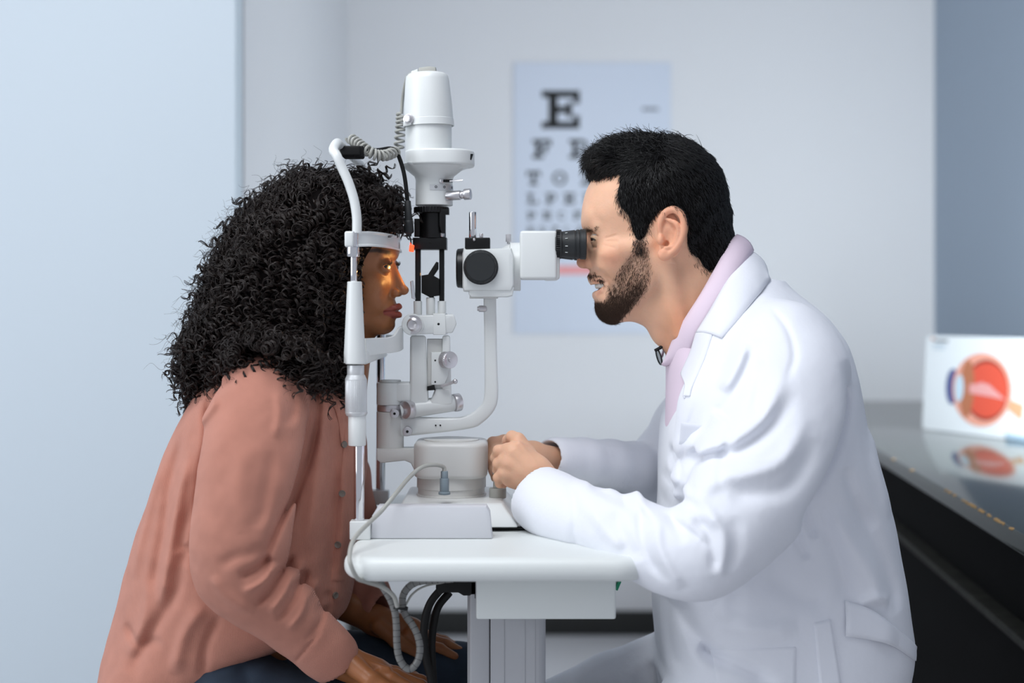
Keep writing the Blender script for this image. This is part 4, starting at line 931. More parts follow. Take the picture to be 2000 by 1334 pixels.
# ================================================================ the man
import time; T0 = time.time()
man = thing('person', ((1560-1000)*PXM, 1.87, 0.0), 'man in a white coat over a pink shirt, smiling into the eyepiece', 'person')
def man_head():
    f = Field((1100, 240, -150), (1470, 780, 150), 1.5)
    C = lambda x, y, z: tuple(cpt(x, y, z))
    # skull
    f.ell((1284, 392, 0), (131, 118, 106), 10).ell((1300, 440, 0), (108, 88, 100), 30)
    f.ell((1208, 412, 0), (69, 74, 84), 26)
    f.ell((1222, 490, 0), (76, 82, 80), 24)
    # jaw and chin
    f.cap(C(1262, 545, 62), C(1205, 596, 22), 25, 27, 22, mirror=True)
    f.cap(C(1270, 500, 72), C(1262, 548, 62), 24, 24, 20, mirror=True)
    f.ell((1197, 597, 0), (33, 32, 34), 16)
    f.ell((1190, 560, 0), (34, 34, 40), 14)
    f.cap((1215, 575, 0), (1290, 585, 0), 42, 62, 24)
    # cheekbones, smiling cheeks
    f.ell(C(1200, 496, 58), (30, 20, 26), 16, mirror=True)
    f.ell(C(1190, 517, 46), (22, 20, 21), 14, mirror=True)
    f.cap(C(1262, 478, 86), C(1215, 484, 72), 12, 14, 16, mirror=True)
    # brow ridge
    f.cap((1152, 439, 10), (1166, 443, 46), 11, 9, 16, mirror=True)
    f.ell((1155, 425, 0), (16, 24, 50), 14)
    # eye sockets
    f.ell((1151, 470, 34), (14, 14, 19), 10, 'sub', mirror=True)
    # nose
    f.cap((1152, 458, 0), (1141, 500, 0), 9, 10, 8, zs=1.0)
    f.cap((1160, 470, 0), (1158, 510, 0), 14, 17, 10)
    f.ell((1139.5, 512, 0), (13.5, 12.5, 14), 6)
    f.ell((1152, 514, 15), (12, 10.5, 8), 5, mirror=True)
    f.ell((1148, 524.5, 8), (7, 4, 4.5), 3, 'sub', mirror=True)
    # muzzle
    f.ell((1172, 545, 0), (20, 22, 26), 10)
    f.cap((1157, 542, 0), (1172, 549, 24), 8, 7, 6, mirror=True)
    # mouth: open smile
    f.ell((1166, 561, 0), (24, 8.2, 42), 3, 'sub', rot=eul(0, 0, -20))
    f.chain([(1156, 548, 0), (1160, 549, 17), (1170, 549, 31), (1186, 546, 42)], [5.5, 5.2, 4.4, 2.6], 3, mirror=True)
    f.chain([(1166, 577, 0), (1169, 576, 17), (1177, 568, 31), (1189, 551, 42)], [8.5, 7.8, 6, 2.6], 3, mirror=True)
    f.chain([(1171, 588, 0), (1178, 587, 16)], [4, 3], 7, 'sub', mirror=True)
    # crow's feet and smile fold
    for p in ([(1180, 466), (1206, 459)], [(1181, 471), (1208, 472)], [(1178, 478), (1202, 486)]): f.fold(p, 2.2, 1.0, 20, 68)
    f.fold([(1161, 526), (1178, 534), (1192, 550), (1199, 580)], 4.0, 2.6, 0, 40)
    f.fold([(1196, 545), (1206, 560), (1208, 578)], 4.5, 1.2, 0, 45)
    # ear
    zE = 100
    f.ell(C(1308, 458, 104), (24, 43, 9), 5, rot=eul(0, -16, -10), mirror=True)
    hel = [C(1291, 462, 104), C(1289, 438, 108), C(1298, 417, 114), C(1315, 409, 120), C(1330, 418, 124), C(1336, 438, 124), C(1333, 462, 121), C(1322, 483, 116), C(1306, 498, 111)]
    f.chain(hel, [4, 5.5, 6, 6, 6, 5.5, 5, 5, 5], 3, mirror=True, sub=4)
    f.ell(C(1298, 497, 109), (13, 12, 7.5), 4, mirror=True)
    f.ell(C(1305, 464, 117), (11.5, 19, 9), 3, 'sub', rot=eul(0, 0, -12), mirror=True)
    f.ell(C(1311, 430, 120), (9, 9, 5), 3, 'sub', mirror=True)
    f.chain([C(1303, 428, 114), C(1322, 438, 120), C(1325, 458, 118), C(1316, 480, 113), C(1300, 484, 111)], [3, 4.5, 4.5, 4, 4], 3, mirror=True, sub=3)
    f.ell(C(1290, 468, 109), (7, 10, 8), 4, mirror=True)
    f.ell(C(1302, 476, 108), (5, 6, 9), 2, 'sub', mirror=True)
    # neck
    f.cap((1318, 520, 0), (1400, 700, 0), 74, 92, 30, zs=0.95)
    f.cap((1345, 470, 0), (1400, 560, 0), 60, 66, 30)
    f.cap(C(1300, 505, 78), C(1330, 650, 60), 15, 13, 22, mirror=True)
    f.ell(C(1297, 648, 0), (24, 26, 22), 22)
    # eyelids: shell round the eyeball with a slit
    for sgn in (1, -1):
        f.ell((1168, 469, 32*sgn), (17.5, 16.5, 18), 4)
        f.ell((1150, 469.5, 34*sgn), (14, 2.6, 15), 2, 'sub', rot=eul(0, 0, 6))
    # lid crease and lower bag
    f.chain([C(1153, 459, 34), C(1162, 457, 44), C(1174, 462, 54)], [1.6, 1.6, 1.2], 3, 'sub', mirror=True)
    f.chain([C(1157, 482, 38), C(1168, 484, 48)], [1.5, 1.2], 4, 'sub', mirror=True)
    return f
FM = man_head()
V, Q = FM.mesh(2)
MHV, MHQ = V, Q
# natural skin tones: lips, stubble, brows
SK = np.array(srgb(232, 183, 152)[:3]); LIP = np.array(srgb(196, 118, 104)[:3]); STB = np.array(srgb(120, 92, 76)[:3]); RED = np.array(srgb(226, 152, 120)[:3])
def tone(V):
    xy = visxy(V); az = np.abs(V[:, 2]); C = np.tile(SK, (len(V), 1))
    def mixc(w, c): C[:] = C*(1-w[:, None])+np.array(c)*w[:, None]
    mixc(0.5*np.exp(-((xy[:, 0]-1195)**2/600+(xy[:, 1]-505)**2/500)), RED)
    mixc(0.55*np.exp(-((xy[:, 0]-1138)**2/260+(xy[:, 1]-513)**2/200)), RED)
    mixc(0.5*(smooth(95, 112, az)), RED)                                              # ears
    mixc(0.7*smooth(540, 650, xy[:, 1])*smooth(1270, 1330, xy[:, 0]), srgb(214, 140, 100)[:3])   # neck
    mixc(0.62*softin(xy, BEARD, 9), STB); mixc(0.5*softin(xy, HAIRP, 5)*(1-smooth(445, 485, xy[:, 1])*(xy[:, 0] < 1270)), (0.03, 0.025, 0.02))
    d2 = dpoly(xy, [(1235, 600), (1265, 585), (1285, 560)]); mixc(0.22*np.exp(-(d2/26)**2), STB)
    for pts, r in (([(1156, 548, 0), (1160, 549, 17), (1170, 549, 31), (1185, 547, 41)], 5.0), ([(1166, 577, 0), (1169, 576, 17), (1177, 568, 31), (1188, 552, 41)], 7.8)):
        Vm = V.copy(); Vm[:, 2] = np.abs(Vm[:, 2]); d = dpoly(Vm, pts); mixc(0.8*(1-smooth(r-1, r+1.5, d))*smooth(44, 26, az), LIP)
    Vm = V.copy(); Vm[:, 2] = np.abs(Vm[:, 2]); d = np.linalg.norm((Vm-np.array((1168, 560.5, 0)))/np.array((22, 8.5, 40)), axis=1)
    mixc((1-smooth(0.6, 1.0, d))*0.95, (0.05, 0.012, 0.01))
    return np.concatenate([C, np.ones((len(C), 1))], 1)
HAIRP = [(1140, 362), (1150, 352), (1180, 343), (1212, 338), (1212, 360), (1202, 386), (1210, 408), (1229, 428), (1238, 462), (1241, 492), (1257, 492), (1263, 455), (1274, 432), (1288, 412), (1312, 402), (1335, 415), (1343, 440), (1343, 475), (1352, 500), (1368, 520), (1390, 532), (1400, 525), (1450, 500), (1500, 200), (1100, 200)]
BEARD = [(1234, 440), (1256, 440), (1262, 470), (1268, 500), (1272, 530), (1262, 562), (1240, 590), (1216, 615), (1203, 636), (1178, 640), (1156, 612), (1157, 589), (1168, 587), (1181, 587), (1188, 580), (1191, 562), (1203, 545), (1218, 516), (1238, 492), (1243, 470)]
M['skin_m'] = mat('light_skin', SK.tolist()+[1], 0.5, spec=0.35, attr='tone', var=(0.05, 45), bump=('noise', 420, 0.28, 0.0009), sss=0.3, subs=(1, .35, .2))
# ---- near hand (left hand) and far hand
def hand_near():
    f = Field((930, 830, 30), (1140, 1010, 190), 1.3)
    C = lambda x, y, z: tuple(cpt(x, y, z))
    z0 = 92
    # wrist and back of the hand
    f.cap(C(1075, 965, z0+10), C(1040, 925, z0+6), 38, 36, 10, zs=0.75)
    f.cap(C(1085, 990, z0+14), C(1055, 950, z0+8), 33, 34, 14, zs=0.78)
    f.cap(C(1040, 925, z0+6), C(1010, 895, z0+4), 35, 30, 14, zs=0.6)
    f.ell(C(1010, 912, z0+2), (36, 42, 20), 12, rot=eul(0, 0, 20))
    # knuckles
    kn = [C(1014, 866, z0-12), C(1000, 880, z0+4), C(992, 903, z0+8), C(990, 925, z0+6)]
    for p, r in zip(kn, (15, 15, 14, 13)): f.ell(p, (r, r, r), 9)
    # index
    f.chain([C(1030, 885, z0-8), C(1012, 858, z0-10), C(1000, 853, z0-20), C(992, 860, z0-34), C(985, 878, z0-46)], [17, 12, 11, 10, 8], 5)
    # middle
    f.chain([C(1012, 888, z0), C(990, 878, z0), C(974, 880, z0-4), C(968, 894, z0-18), C(970, 906, z0-30)], [15, 11.5, 10.5, 9.5, 8], 4)
    # ring
    f.chain([C(1008, 905, z0+4), C(984, 900, z0+4), C(973, 906, z0-2), C(972, 918, z0-16), C(978, 925, z0-26)], [15, 12, 10.5, 9.5, 8], 4)
    # little finger
    f.chain([C(1008, 930, z0+4), C(984, 924, z0+6), C(973, 933, z0), C(976, 944, z0-12), C(984, 946, z0-20)], [14, 11, 9.5, 8.5, 7.5], 4)
    # thumb on the far side of the palm
    f.chain([C(1040, 945, z0-18), C(1012, 930, z0-36), C(990, 905, z0-50), C(976, 890, z0-58)], [20, 15, 11, 9], 8)
    # tendons
    for a, b in (((1014, 868), (1050, 915)), ((1003, 884), (1046, 925)), ((996, 905), (1040, 935))):
        f.cap(C(a[0], a[1], z0+16), C(b[0], b[1], z0+24), 5, 4, 12)
    return f
def hand_far():
    f = Field((930, 820, -120), (1130, 980, 20), 1.5)
    C = lambda x, y, z: tuple(cpt(x, y, z))
    f.cap(C(1100, 897, -100), C(1040, 890, -66), 22, 27, 10, zs=0.8).cap(C(1040, 890, -66), C(1005, 885, -58), 28, 25, 12, zs=0.7)
    f.chain([C(1010, 872, -52), C(985, 860, -44), C(962, 864, -36), C(955, 885, -32), C(958, 903, -30)], [14, 11, 10.5, 9.5, 8], 5)
    f.chain([C(1008, 885, -46), C(985, 875, -36), C(968, 878, -26), C(960, 898, -22), C(962, 920, -24)], [14, 11, 10, 9.5, 8], 4)
    f.chain([C(1008, 900, -44), C(985, 893, -32), C(970, 900, -24), C(964, 918, -20), C(966, 934, -22)], [14, 10.5, 10, 9, 7.5], 4)
    f.chain([C(1012, 912, -46), C(990, 910, -32), C(976, 918, -26), C(972, 932, -26)], [13, 9.5, 8.5, 7], 4)
    f.chain([C(1020, 900, -70), C(992, 880, -72), C(968, 872, -66)], [16, 11, 9], 6)
    return f
def body_man():
    f = Field((1020, 440, -330), (1860, 2300, 330), 8)
    C = lambda x, y, z: tuple(cpt(x, y, z))
    f.cap((1400, 640, 0), (1470, 720, 0), 60, 90, 30)
    f.cap((1500, 760, 0), (1530, 1060, 0), 110, 110, 40, zs=1.25).cap((1530, 1060, 0), (1560, 1300, 0), 110, 120, 40, zs=1.25)
    f.chain([C(1520, 710, 150), C(1500, 800, 240), C(1420, 1035, 375)], [50, 44, 38], 16); f.chain([C(1420, 1035, 375), C(1300, 1065, 340), C(1185, 1020, 255), C(1095, 988, 150)], [38, 34, 26, 24], 12)
    f.chain([C(1470, 710, -160), C(1390, 790, -230), C(1300, 905, -290)], [46, 42, 34], 16); f.chain([C(1300, 905, -290), C(1190, 906, -200), C(1120, 898, -130)], [32, 22, 20], 12)
    return f
parts = [(to_world(MHV), MHQ)]; tn = [tone(MHV)]
HN = hand_near()
for f in (HN, hand_far(), body_man()):
    V, Q = f.mesh(1); parts.append((to_world(V), Q)); tn.append(np.tile(np.append(SK*(0.97 if f is HN else .9), 1), (len(V), 1)))
# eyeballs and teeth are joined into the same body mesh
def ballmesh(c, r, col, n=20):
    mb = MB().ball((0, 0, 0), 1.0, n); V = np.array(mb.V); X = V*np.array(r)+np.array(c); Qs = np.array([q if len(q) == 4 else (q[0], q[1], q[2], q[2]) for q in mb.F]); return X, Qs, np.tile(np.append(np.array(col), 1), (len(V), 1))
for sgn in (1, -1):
    X, Qs, t = ballmesh((1167.5, 469, 32*sgn), (15.8, 15, 16), (0.7, 0.66, 0.62)); 
    t[:, :3][(X[:, 0] < 1156) & (np.abs(X[:, 1]-469) < 7)] = (0.03, 0.015, 0.01)
    parts.append((to_world(X), Qs)); tn.append(t)
for i in range(-7, 8):
    a = i*0.17; X, Qs, t = ballmesh((1190-25*math.cos(a), 557.5, 35*math.sin(a)), (3.4, 6.4, 3.2), (0.78, 0.74, 0.68), 12); parts.append((to_world(X), Qs)); tn.append(t)
V, Q = join(parts)
def tri_split(V, Q, A, nm, m, parent):
    return np_mesh(nm, V, Q, m, parent, attr=A)
tq = Q[Q[:, 2] != Q[:, 3]]; tt3 = Q[Q[:, 2] == Q[:, 3]][:, :3]
# close the poles with degenerate-free quads
mid = (V[tt3[:, 0]]+V[tt3[:, 1]])/2; A_ = np.concatenate(tn); nV = len(V); V2 = np.concatenate([V, mid]); A2 = np.concatenate([A_, A_[tt3[:, 0]]])
Q2 = np.concatenate([tq, np.stack([tt3[:, 0], nV+np.arange(len(tt3)), tt3[:, 1], tt3[:, 2]], 1)])
body = np_mesh('body', V2, Q2, M['skin_m'], man, attr=A2)
print('man body', time.time()-T0, len(V2))
# ---------------------------------------------------------------- hair, beard, brows of the man
M['hair_m'] = mat('black_hair', srgb(16, 15, 16), 0.4, spec=0.45)
M['beard_m'] = mat('brown_beard', srgb(78, 58, 46), 0.6, spec=0.3)
hf = Field((1125, 235, -140), (1470, 560, 140), 2.5)
hf.ell((1284, 388, 0), (138, 124, 113), 6).ell((1310, 440, 0), (112, 92, 105), 26).ell((1188, 318, 0), (40, 36, 72), 22).ell((1240, 300, 0), (62, 32, 62), 16).cap((1375, 430, 0), (1402, 500, 0), 50, 36, 20)
hf.cap((1368, 470, 0), (1384, 520, 0), 58, 56, 14, zs=1.35)
hf.ell(tuple(cpt(1252, 440, 84)), (16, 42, 14), 12, mirror=True)
hf.clip_poly([(p[0]+(4 if p[0] < 1250 else -3), 478) if p[1] == 492 else p for p in HAIRP], 11)
hf.ell((1120, 420, 0), (66, 78, 90), 8, 'sub').ell((1150, 400, 0), (30, 56, 110), 8, 'sub')
hf.noise(9, 1.3)
HV, HQ = hf.mesh(1); HNm = hf.grad(HV)
M['hair_u'] = mat('dark_scalp_hair', srgb(13, 12, 12), 0.9, spec=0.05)
hair = np_mesh('hair', to_world(HV), HQ, M['hair_u'], man)
xy = visxy(HV); w = np.ones(len(HV)); w[xy[:, 1] > 520] *= 0.6
i = pick(HV, w, 26000); R_, N_ = HV[i], HNm[i]; q = xy[i]
topw = smooth(360, 300, q[:, 1])[:, None]
sx = smooth(1240, 1330, q[:, 0])[:, None]
side_dir = np.array([0.12, 1.0, 0])+sx*np.array([0.35, -0.1, 0]); top_dir = np.array([-1.0, 0.1, 0])*(1-sx)+sx*np.array([0.7, 0.45, 0])
dr = side_dir*(1-topw)+top_dir*topw
L_ = 13+20*topw[:, 0]*smooth(1400, 1250, q[:, 0])
v1 = strands(R_, N_, dr, L_, 0.75, lift=0.22, curl=0.25, jitter=0.22)
i = pick(HV, smooth(330, 290, xy[:, 1])*smooth(1380, 1230, xy[:, 0])+1e-9, 900); v2 = strands(HV[i], HNm[i], np.tile([-0.8, -0.1, 0], (900, 1)), np.full(900, 34.0), 0.9, lift=0.55, curl=0.6, jitter=0.5)
xyh = visxy(MHV); e1 = softin(xyh, HAIRP, 9); wE = e1*(1-softin(xyh, [(p[0]+(8 if p[0] < 1300 else -6), p[1]-6) for p in HAIRP], 10)*0.8)*(xyh[:, 1] > 330)*(((xyh[:, 0]-1308)/36)**2+((xyh[:, 1]-458)/54)**2 > 1)+1e-9
i = pick(MHV, wE, 6500); NM = FM.grad(MHV[i]); sx = smooth(1240, 1330, xyh[i, 0])[:, None]; tp = smooth(372, 350, xyh[i, 1])[:, None]*(xyh[i, 0] < 1230)[:, None]
v3 = strands(MHV[i], NM, (np.array([0.15, 1.0, 0])+sx*np.array([0.3, 0, 0]))*(1-tp)+tp*np.array([0.2, -1.0, 0]), np.full(len(i), 11.0), 0.5, lift=0.3, curl=0.2, K=4)
V, Q = join([v1, v2, v3]); hs = np_mesh('hair_strands', to_world(V), Q, M['hair_m'], man); hs['kind'] = 'stuff'
MN = FM.grad(MHV); xy = visxy(MHV); az = np.abs(MHV[:, 2])
wb = softin(xy, BEARD, 7)*(0.35+0.65*smooth(520, 600, xy[:, 1])); wb *= (MHV[:, 2] > -80)
i = pick(MHV, wb, 21000); dr = np.tile([-0.25, 1.0, 0], (len(i), 1)); b1 = strands(MHV[i], MN[i], dr, 8+5*smooth(560, 620, xy[i, 1]), 0.3, lift=0.35, curl=0.3, K=4)
mus = softin(xy, [(1150, 531), (1160, 530), (1170, 538), (1184, 552), (1180, 556), (1165, 544), (1151, 543)], 2.5); i = pick(MHV, mus, 1500); b2 = strands(MHV[i], MN[i], np.tile([0.25, 1.0, 0], (len(i), 1))+np.sign(MHV[i, 2:3])*np.array([0, 0, 0.5]), np.full(len(i), 7.5), 0.5, lift=0.3, K=4)
i = pick(MHV, softin(xy, HAIRP, 7)*smooth(395, 420, xy[:, 1])*smooth(512, 480, xy[:, 1])*(xy[:, 0] < 1300)*(az > 50)+1e-9, 600); b3 = strands(MHV[i], MN[i], np.tile([0.1, 1.0, 0], (len(i), 1)), np.full(len(i), 9.0), 0.36, lift=0.2, K=4)
V, Q = join([b1, b2, b3]); o = np_mesh('beard', to_world(V), Q, M['beard_m'], man); o['kind'] = 'stuff'; o['label'] = 'short dark brown beard and moustache'
bw = softin(xy, [(1137, 440), (1150, 438), (1166, 442), (1178, 449), (1176, 452), (1162, 448), (1148, 448), (1138, 450)], 2.0)*(az > 8)*(az < 75); i = pick(MHV, bw, 800)
V, Q = strands(MHV[i], MN[i], np.tile([0.9, 0.15, 0], (len(i), 1)), np.full(len(i), 8.0), 0.36, lift=0.15, K=4, jitter=.15); o = np_mesh('eyebrows', to_world(V), Q, M['beard_m'], man); o['kind'] = 'stuff'
rt = np.array([[1153.5+4*abs(t), 466+2*t*t, 33+11*t] for t in np.linspace(-1, 1.6, 26)]); rt = np.concatenate([rt, rt*[1, 1, -1]]); nn = np.tile([-1.0, 0.15, 0.2], (len(rt), 1)); V, Q = strands(rt, nn, np.tile([-0.3, 0.4, 0.6], (len(rt), 1)), np.full(len(rt), 7.0), 0.45, lift=1.2, K=4, jitter=.1)
np_mesh('eyelashes', to_world(V), Q, M['hair_m'], man)['kind'] = 'stuff'
# ---------------------------------------------------------------- clothes of the man
M['coat'] = mat('white_cotton', srgb(233, 235, 242), 0.8, spec=0.2, bump=('noise', 60, 0.22, 0.004), sheen=0.15)
M['shirt_p'] = mat('pink_cotton', srgb(226, 208, 222), 0.8, spec=0.2, bump=('noise', 900, 0.2, 0.0006))
M['trousers_b'] = mat('black_trousers', srgb(16, 17, 20), 0.8)
def C(x, y, z): return tuple(cpt(x, y, z))
sf = Field((1265, 440, -200), (1480, 900, 200), 3)
sf.loft([(655, 1300, 1420, 88), (690, 1302, 1430, 105), (760, 1302, 1460, 120), (880, 1300, 1470, 150)], 0, 10)
sf.cap((1330, 640, 0), (1440, 640, 0), 40, 60, 12).cap((1430, 560, 0), (1440, 640, 0), 46, 60, 20, zs=1.5)
sf.cap((1330, 440, 0), (1400, 700, 0), 60, 88, 6, 'sub')
V, Q = sf.mesh(1); np_mesh('shirt', to_world(V), Q, M['shirt_p'], man)['label'] = 'pale pink shirt front'
ct_ = Field((985, 500, -370), (1830, 1470, 500), 3.5); f = ct_
f.loft([(548, 1425, 1520, 60), (600, 1410, 1590, 130), (650, 1388, 1636, 190), (710, 1356, 1658, 240), (760, 1332, 1668, 255), (805, 1304, 1675, 265), (870, 1296, 1690, 268), (950, 1294, 1718, 250), (1030, 1290, 1739, 235), (1110, 1284, 1755, 232), (1190, 1282, 1768, 236), (1262, 1287, 1778, 240), (1300, 1291, 1768, 244), (1460, 1293, 1745, 248)], 0, 10, p=(4.2, 2.3))
f.cap((1440, 590, 0), C(1530, 670, 190), 50, 62, 40, mirror=True)
# chest in front of the armpit
f.cap(C(1440, 690, 150), C(1414, 800, 190), 70, 76, 30).cap(C(1414, 800, 190), C(1392, 930, 200), 76, 74, 30)
# near sleeve
f.chain([C(1535, 690, 185), C(1540, 770, 245), C(1500, 900, 310), C(1422, 1035, 385)], [84, 96, 94, 84], 45, sub=3)
f.chain([C(1415, 1035, 385), C(1370, 1075, 395), C(1300, 1070, 365), C(1185, 1022, 270), C(1110, 1000, 185), C(1062, 978, 125)], [84, 80, 74, 62, 61, 64], 10, sub=3)
# far sleeve
f.chain([C(1480, 700, -190), C(1400, 770, -240), C(1300, 900, -300), C(1290, 925, -300)], [82, 80, 70, 66], 20, sub=2)
f.chain([C(1290, 925, -300), C(1190, 908, -200), C(1085, 898, -95)], [62, 52, 46], 12, sub=2)
# coat skirt over the far thigh and over the lap
f.chain([C(1340, 1300, -170), C(1200, 1355, -190), C(1040, 1425, -200)], [86, 84, 80], 20, zs=1.1)
f.chain([C(1420, 1400, 120), C(1300, 1440, 160)], [95, 85], 20)
# openings
f.cap((1330, 440, 0), (1395, 690, 0), 62, 96, 8, 'sub')
f.cap(C(1085, 992, 152), C(1030, 955, 95), 48, 57, 6, 'sub')
f.cap(C(1130, 898, -135), C(1060, 895, -70), 26, 36, 6, 'sub')
f.ell((1292, 700, 0), (38, 95, 62), 12, 'sub')
# ------ folds (width, depth in pixels)
ZN = 60
def fd(pts, w, a, zl=230, z0=ZN): f.fold(pts, w, a*(1.35 if z0 != 150 else 1.0), z0, zl)
fd([(1632, 700), (1648, 780), (1630, 850), (1590, 920), (1550, 975), (1530, 1010)], 16, 13, 220)      # armhole / back of the sleeve
fd([(1550, 975), (1575, 1010), (1590, 1050)], 10, 8, 220); fd([(1535, 1000), (1560, 1060), (1575, 1090)], 9, 6, 220)
fd([(1500, 600), (1520, 640), (1524, 690), (1500, 740)], 6, 3.0, 200)                                 # shoulder seam
fd([(1475, 660), (1445, 730), (1410, 790), (1395, 812)], 12, 7, 240); fd([(1452, 665), (1425, 720), (1400, 760)], 9, -5, 230)
fd([(1520, 720), (1470, 800), (1410, 845), (1365, 865), (1330, 900)], 13, -8, 280); fd([(1540, 760), (1480, 830), (1420, 870), (1370, 885), (1325, 930)], 12, 8, 290)
fd([(1560, 800), (1500, 880), (1430, 905), (1380, 915), (1330, 960)], 15, -8, 300); fd([(1580, 850), (1520, 930), (1450, 945), (1400, 945)], 15, 6, 320)
fd([(1480, 700), (1465, 760), (1450, 810)], 8, 4, 270); fd([(1420, 820), (1400, 880), (1380, 930)], 7, 4, 320)
fd([(1355, 880), (1330, 920), (1312, 960), (1318, 985)], 13, 4, 330)
fd([(1300, 962), (1345, 962), (1375, 985), (1385, 1020)], 9, -4, 380, 150); fd([(1255, 985), (1290, 975), (1330, 990)], 9, 6, 380, 150); fd([(1262, 990), (1253, 1030), (1262, 1080), (1300, 1130)], 9, 9, 400, 150)
fd([(1285, 1000), (1280, 1050), (1300, 1100), (1325, 1140)], 9, -7, 400, 150); fd([(1318, 985), (1316, 1020), (1328, 1055)], 9, 3, 410, 150); fd([(1338, 985), (1340, 1020), (1332, 1060)], 9, -3, 410, 150)
fd([(1350, 1010), (1376, 1030), (1384, 1070), (1390, 1110)], 8, 7, 430, 150); fd([(1360, 990), (1400, 1020), (1405, 1080), (1395, 1120)], 9, -6, 430, 150); fd([(1300, 1010), (1340, 1030), (1375, 1060)], 6, 5, 410, 150)
fd([(1425, 1000), (1430, 1060), (1410, 1110)], 12, 5, 430, 150)
fd([(1110, 935), (1120, 980), (1118, 1030), (1130, 1060)], 9, 4, 190, 90); fd([(1150, 950), (1190, 965), (1225, 975)], 8, 5, 280, 90); fd([(1145, 975), (1175, 1020), (1210, 1050)], 12, -4, 280, 90); fd([(1200, 990), (1215, 1040), (1240, 1080)], 12, 4, 330, 90)
# torso
fd([(1570, 960), (1610, 1040), (1635, 1110), (1650, 1170)], 14, 8, 180); fd([(1600, 980), (1650, 1060), (1690, 1120), (1705, 1175)], 18, -9, 160); fd([(1640, 960), (1690, 1040), (1730, 1130), (1745, 1190)], 16, 7, 130)
fd([(1690, 830), (1690, 900), (1720, 1000)], 16, -5, 60, 0); fd([(1630, 900), (1650, 960), (1700, 1030)], 12, 5, 150); fd([(1650, 1160), (1690, 1150), (1725, 1165)], 9, -6, 130)
fd([(1400, 1190), (1470, 1230), (1560, 1225)], 18, -8, 240); fd([(1330, 1170), (1350, 1230), (1390, 1275), (1430, 1300)], 16, 10, 230); fd([(1300, 1160), (1320, 1260), (1340, 1330)], 16, 7, 200)
fd([(1370, 1270), (1400, 1290), (1460, 1310), (1520, 1340)], 12, 11, 240); fd([(1500, 1120), (1560, 1160), (1620, 1180)], 22, 7, 230); fd([(1440, 1150), (1430, 1230)], 20, 6, 240)
f.fold([(1230, 830), (1240, 870), (1270, 905)], 9, 6, -60, -280); f.fold([(1200, 860), (1240, 920), (1275, 950)], 12, 6, -60, -260); f.fold([(1130, 870), (1180, 900), (1200, 950)], 12, 4, -60, -180); f.fold([(1210, 845), (1200, 880), (1215, 930)], 9, -6, -60, -250)
f.fold([(1270, 1225), (1200, 1270), (1120, 1310)], 14, 7, -150, -190); f.fold([(1280, 1250), (1230, 1290), (1200, 1330)], 14, -7, -150, -190)
fd([(1352, 780), (1335, 850), (1325, 920), (1318, 965)], 3.5, 2.5, 200, 0)
f.noise(26, 1.4)
V, Q = f.mesh(2); coat = np_mesh('lab_coat', to_world(V), Q, M['coat'], man); coat['label'] = 'white knee-length coat'
print('coat', time.time()-T0, len(V))
# pockets, placket, flap, seams
patch('chest_pocket', f, [(1330, 825), (1376, 829), (1371, 871), (1326, 868)], M['coat'], man, 2.2, 14, 12, fit=True)
patch('hip_pocket', f, [(1386, 1268), (1559, 1260), (1557, 1345), (1400, 1350)], M['coat'], man, 2.6, 30, 18)
patch('side_vent', f, [(1588, 1214), (1624, 1206), (1646, 1340), (1600, 1345)], M['coat'], man, 5, 12, 24)
def P3(lst, fld=None, off=0):
    out = []
    for x, y, z in lst:
        p = cpt(x, y, z)
        if fld is not None and z > 0:
            q = fld.surf_z(p[0], p[1])
            if q is not None and q+off > z: p = fld.surf_px(x, y, off)
        out.append(p)
    return out
# flap of the half belt standing off the back
sheet('back_belt', P3([(1650, 1172, 150), (1700, 1190, 140), (1745, 1222, 95), (1790, 1262, 10)], f, 3), P3([(1652, 1243, 160), (1700, 1250, 150), (1745, 1262, 105), (1778, 1280, 10)], f, 5), M['coat'], man, 34, 4, 3.5, snap=f, off=4)
# shirt collar: near half, far half
in_ = [(1438, 458, 2), (1424, 474, 48), (1400, 518, 80), (1368, 575, 92), (1338, 622, 80), (1314, 664, 50), (1297, 708, 20)]
out = [(1472, 490, 2), (1458, 508, 62), (1428, 548, 108), (1394, 602, 122), (1366, 650, 112), (1344, 694, 80), (1300, 716, 24)]
sheet('shirt_collar', P3(in_), P3(out), M['shirt_p'], man, 44, 7, 3.0)
sheet('shirt_collar', P3([(1438, 458, -2), (1424, 474, -48), (1390, 518, -80), (1348, 575, -88), (1312, 622, -66), (1291, 648, -40), (1287, 664, -12)]), P3([(1472, 490, -2), (1458, 508, -62), (1418, 548, -108), (1372, 602, -118), (1325, 650, -90), (1294, 688, -48), (1291, 702, -14)]), M['shirt_p'], man, 44, 7, 3.0)
# coat collar
ci = [(1467, 491, 2), (1452, 508, 64), (1418, 552, 114), (1386, 608, 128), (1360, 650, 118)]
cco = [(1500, 540, 2), (1494, 560, 75), (1474, 585, 130), (1440, 625, 160), (1409, 660, 168)]
sheet('coat_collar', P3(ci), P3(cco, f, 4), M['coat'], man, 44, 9, 4.0, snap=f, off=3)
sheet('coat_collar', P3([(x, y, -z) for x, y, z in ci]), P3([(x, y, -z) for x, y, z in cco]), M['coat'], man, 44, 9, 4.0)
li = [(1360, 650, 118), (1348, 690, 98), (1330, 730, 78), (1318, 768, 66)]
lo_ = [(1392, 652, 140), (1376, 700, 130), (1352, 755, 110), (1347, 774, 108)]
sheet('lapel', P3(li), P3(lo_, f, 2), M['coat'], man, 50, 5, 3.5, snap=f, off=2.0)
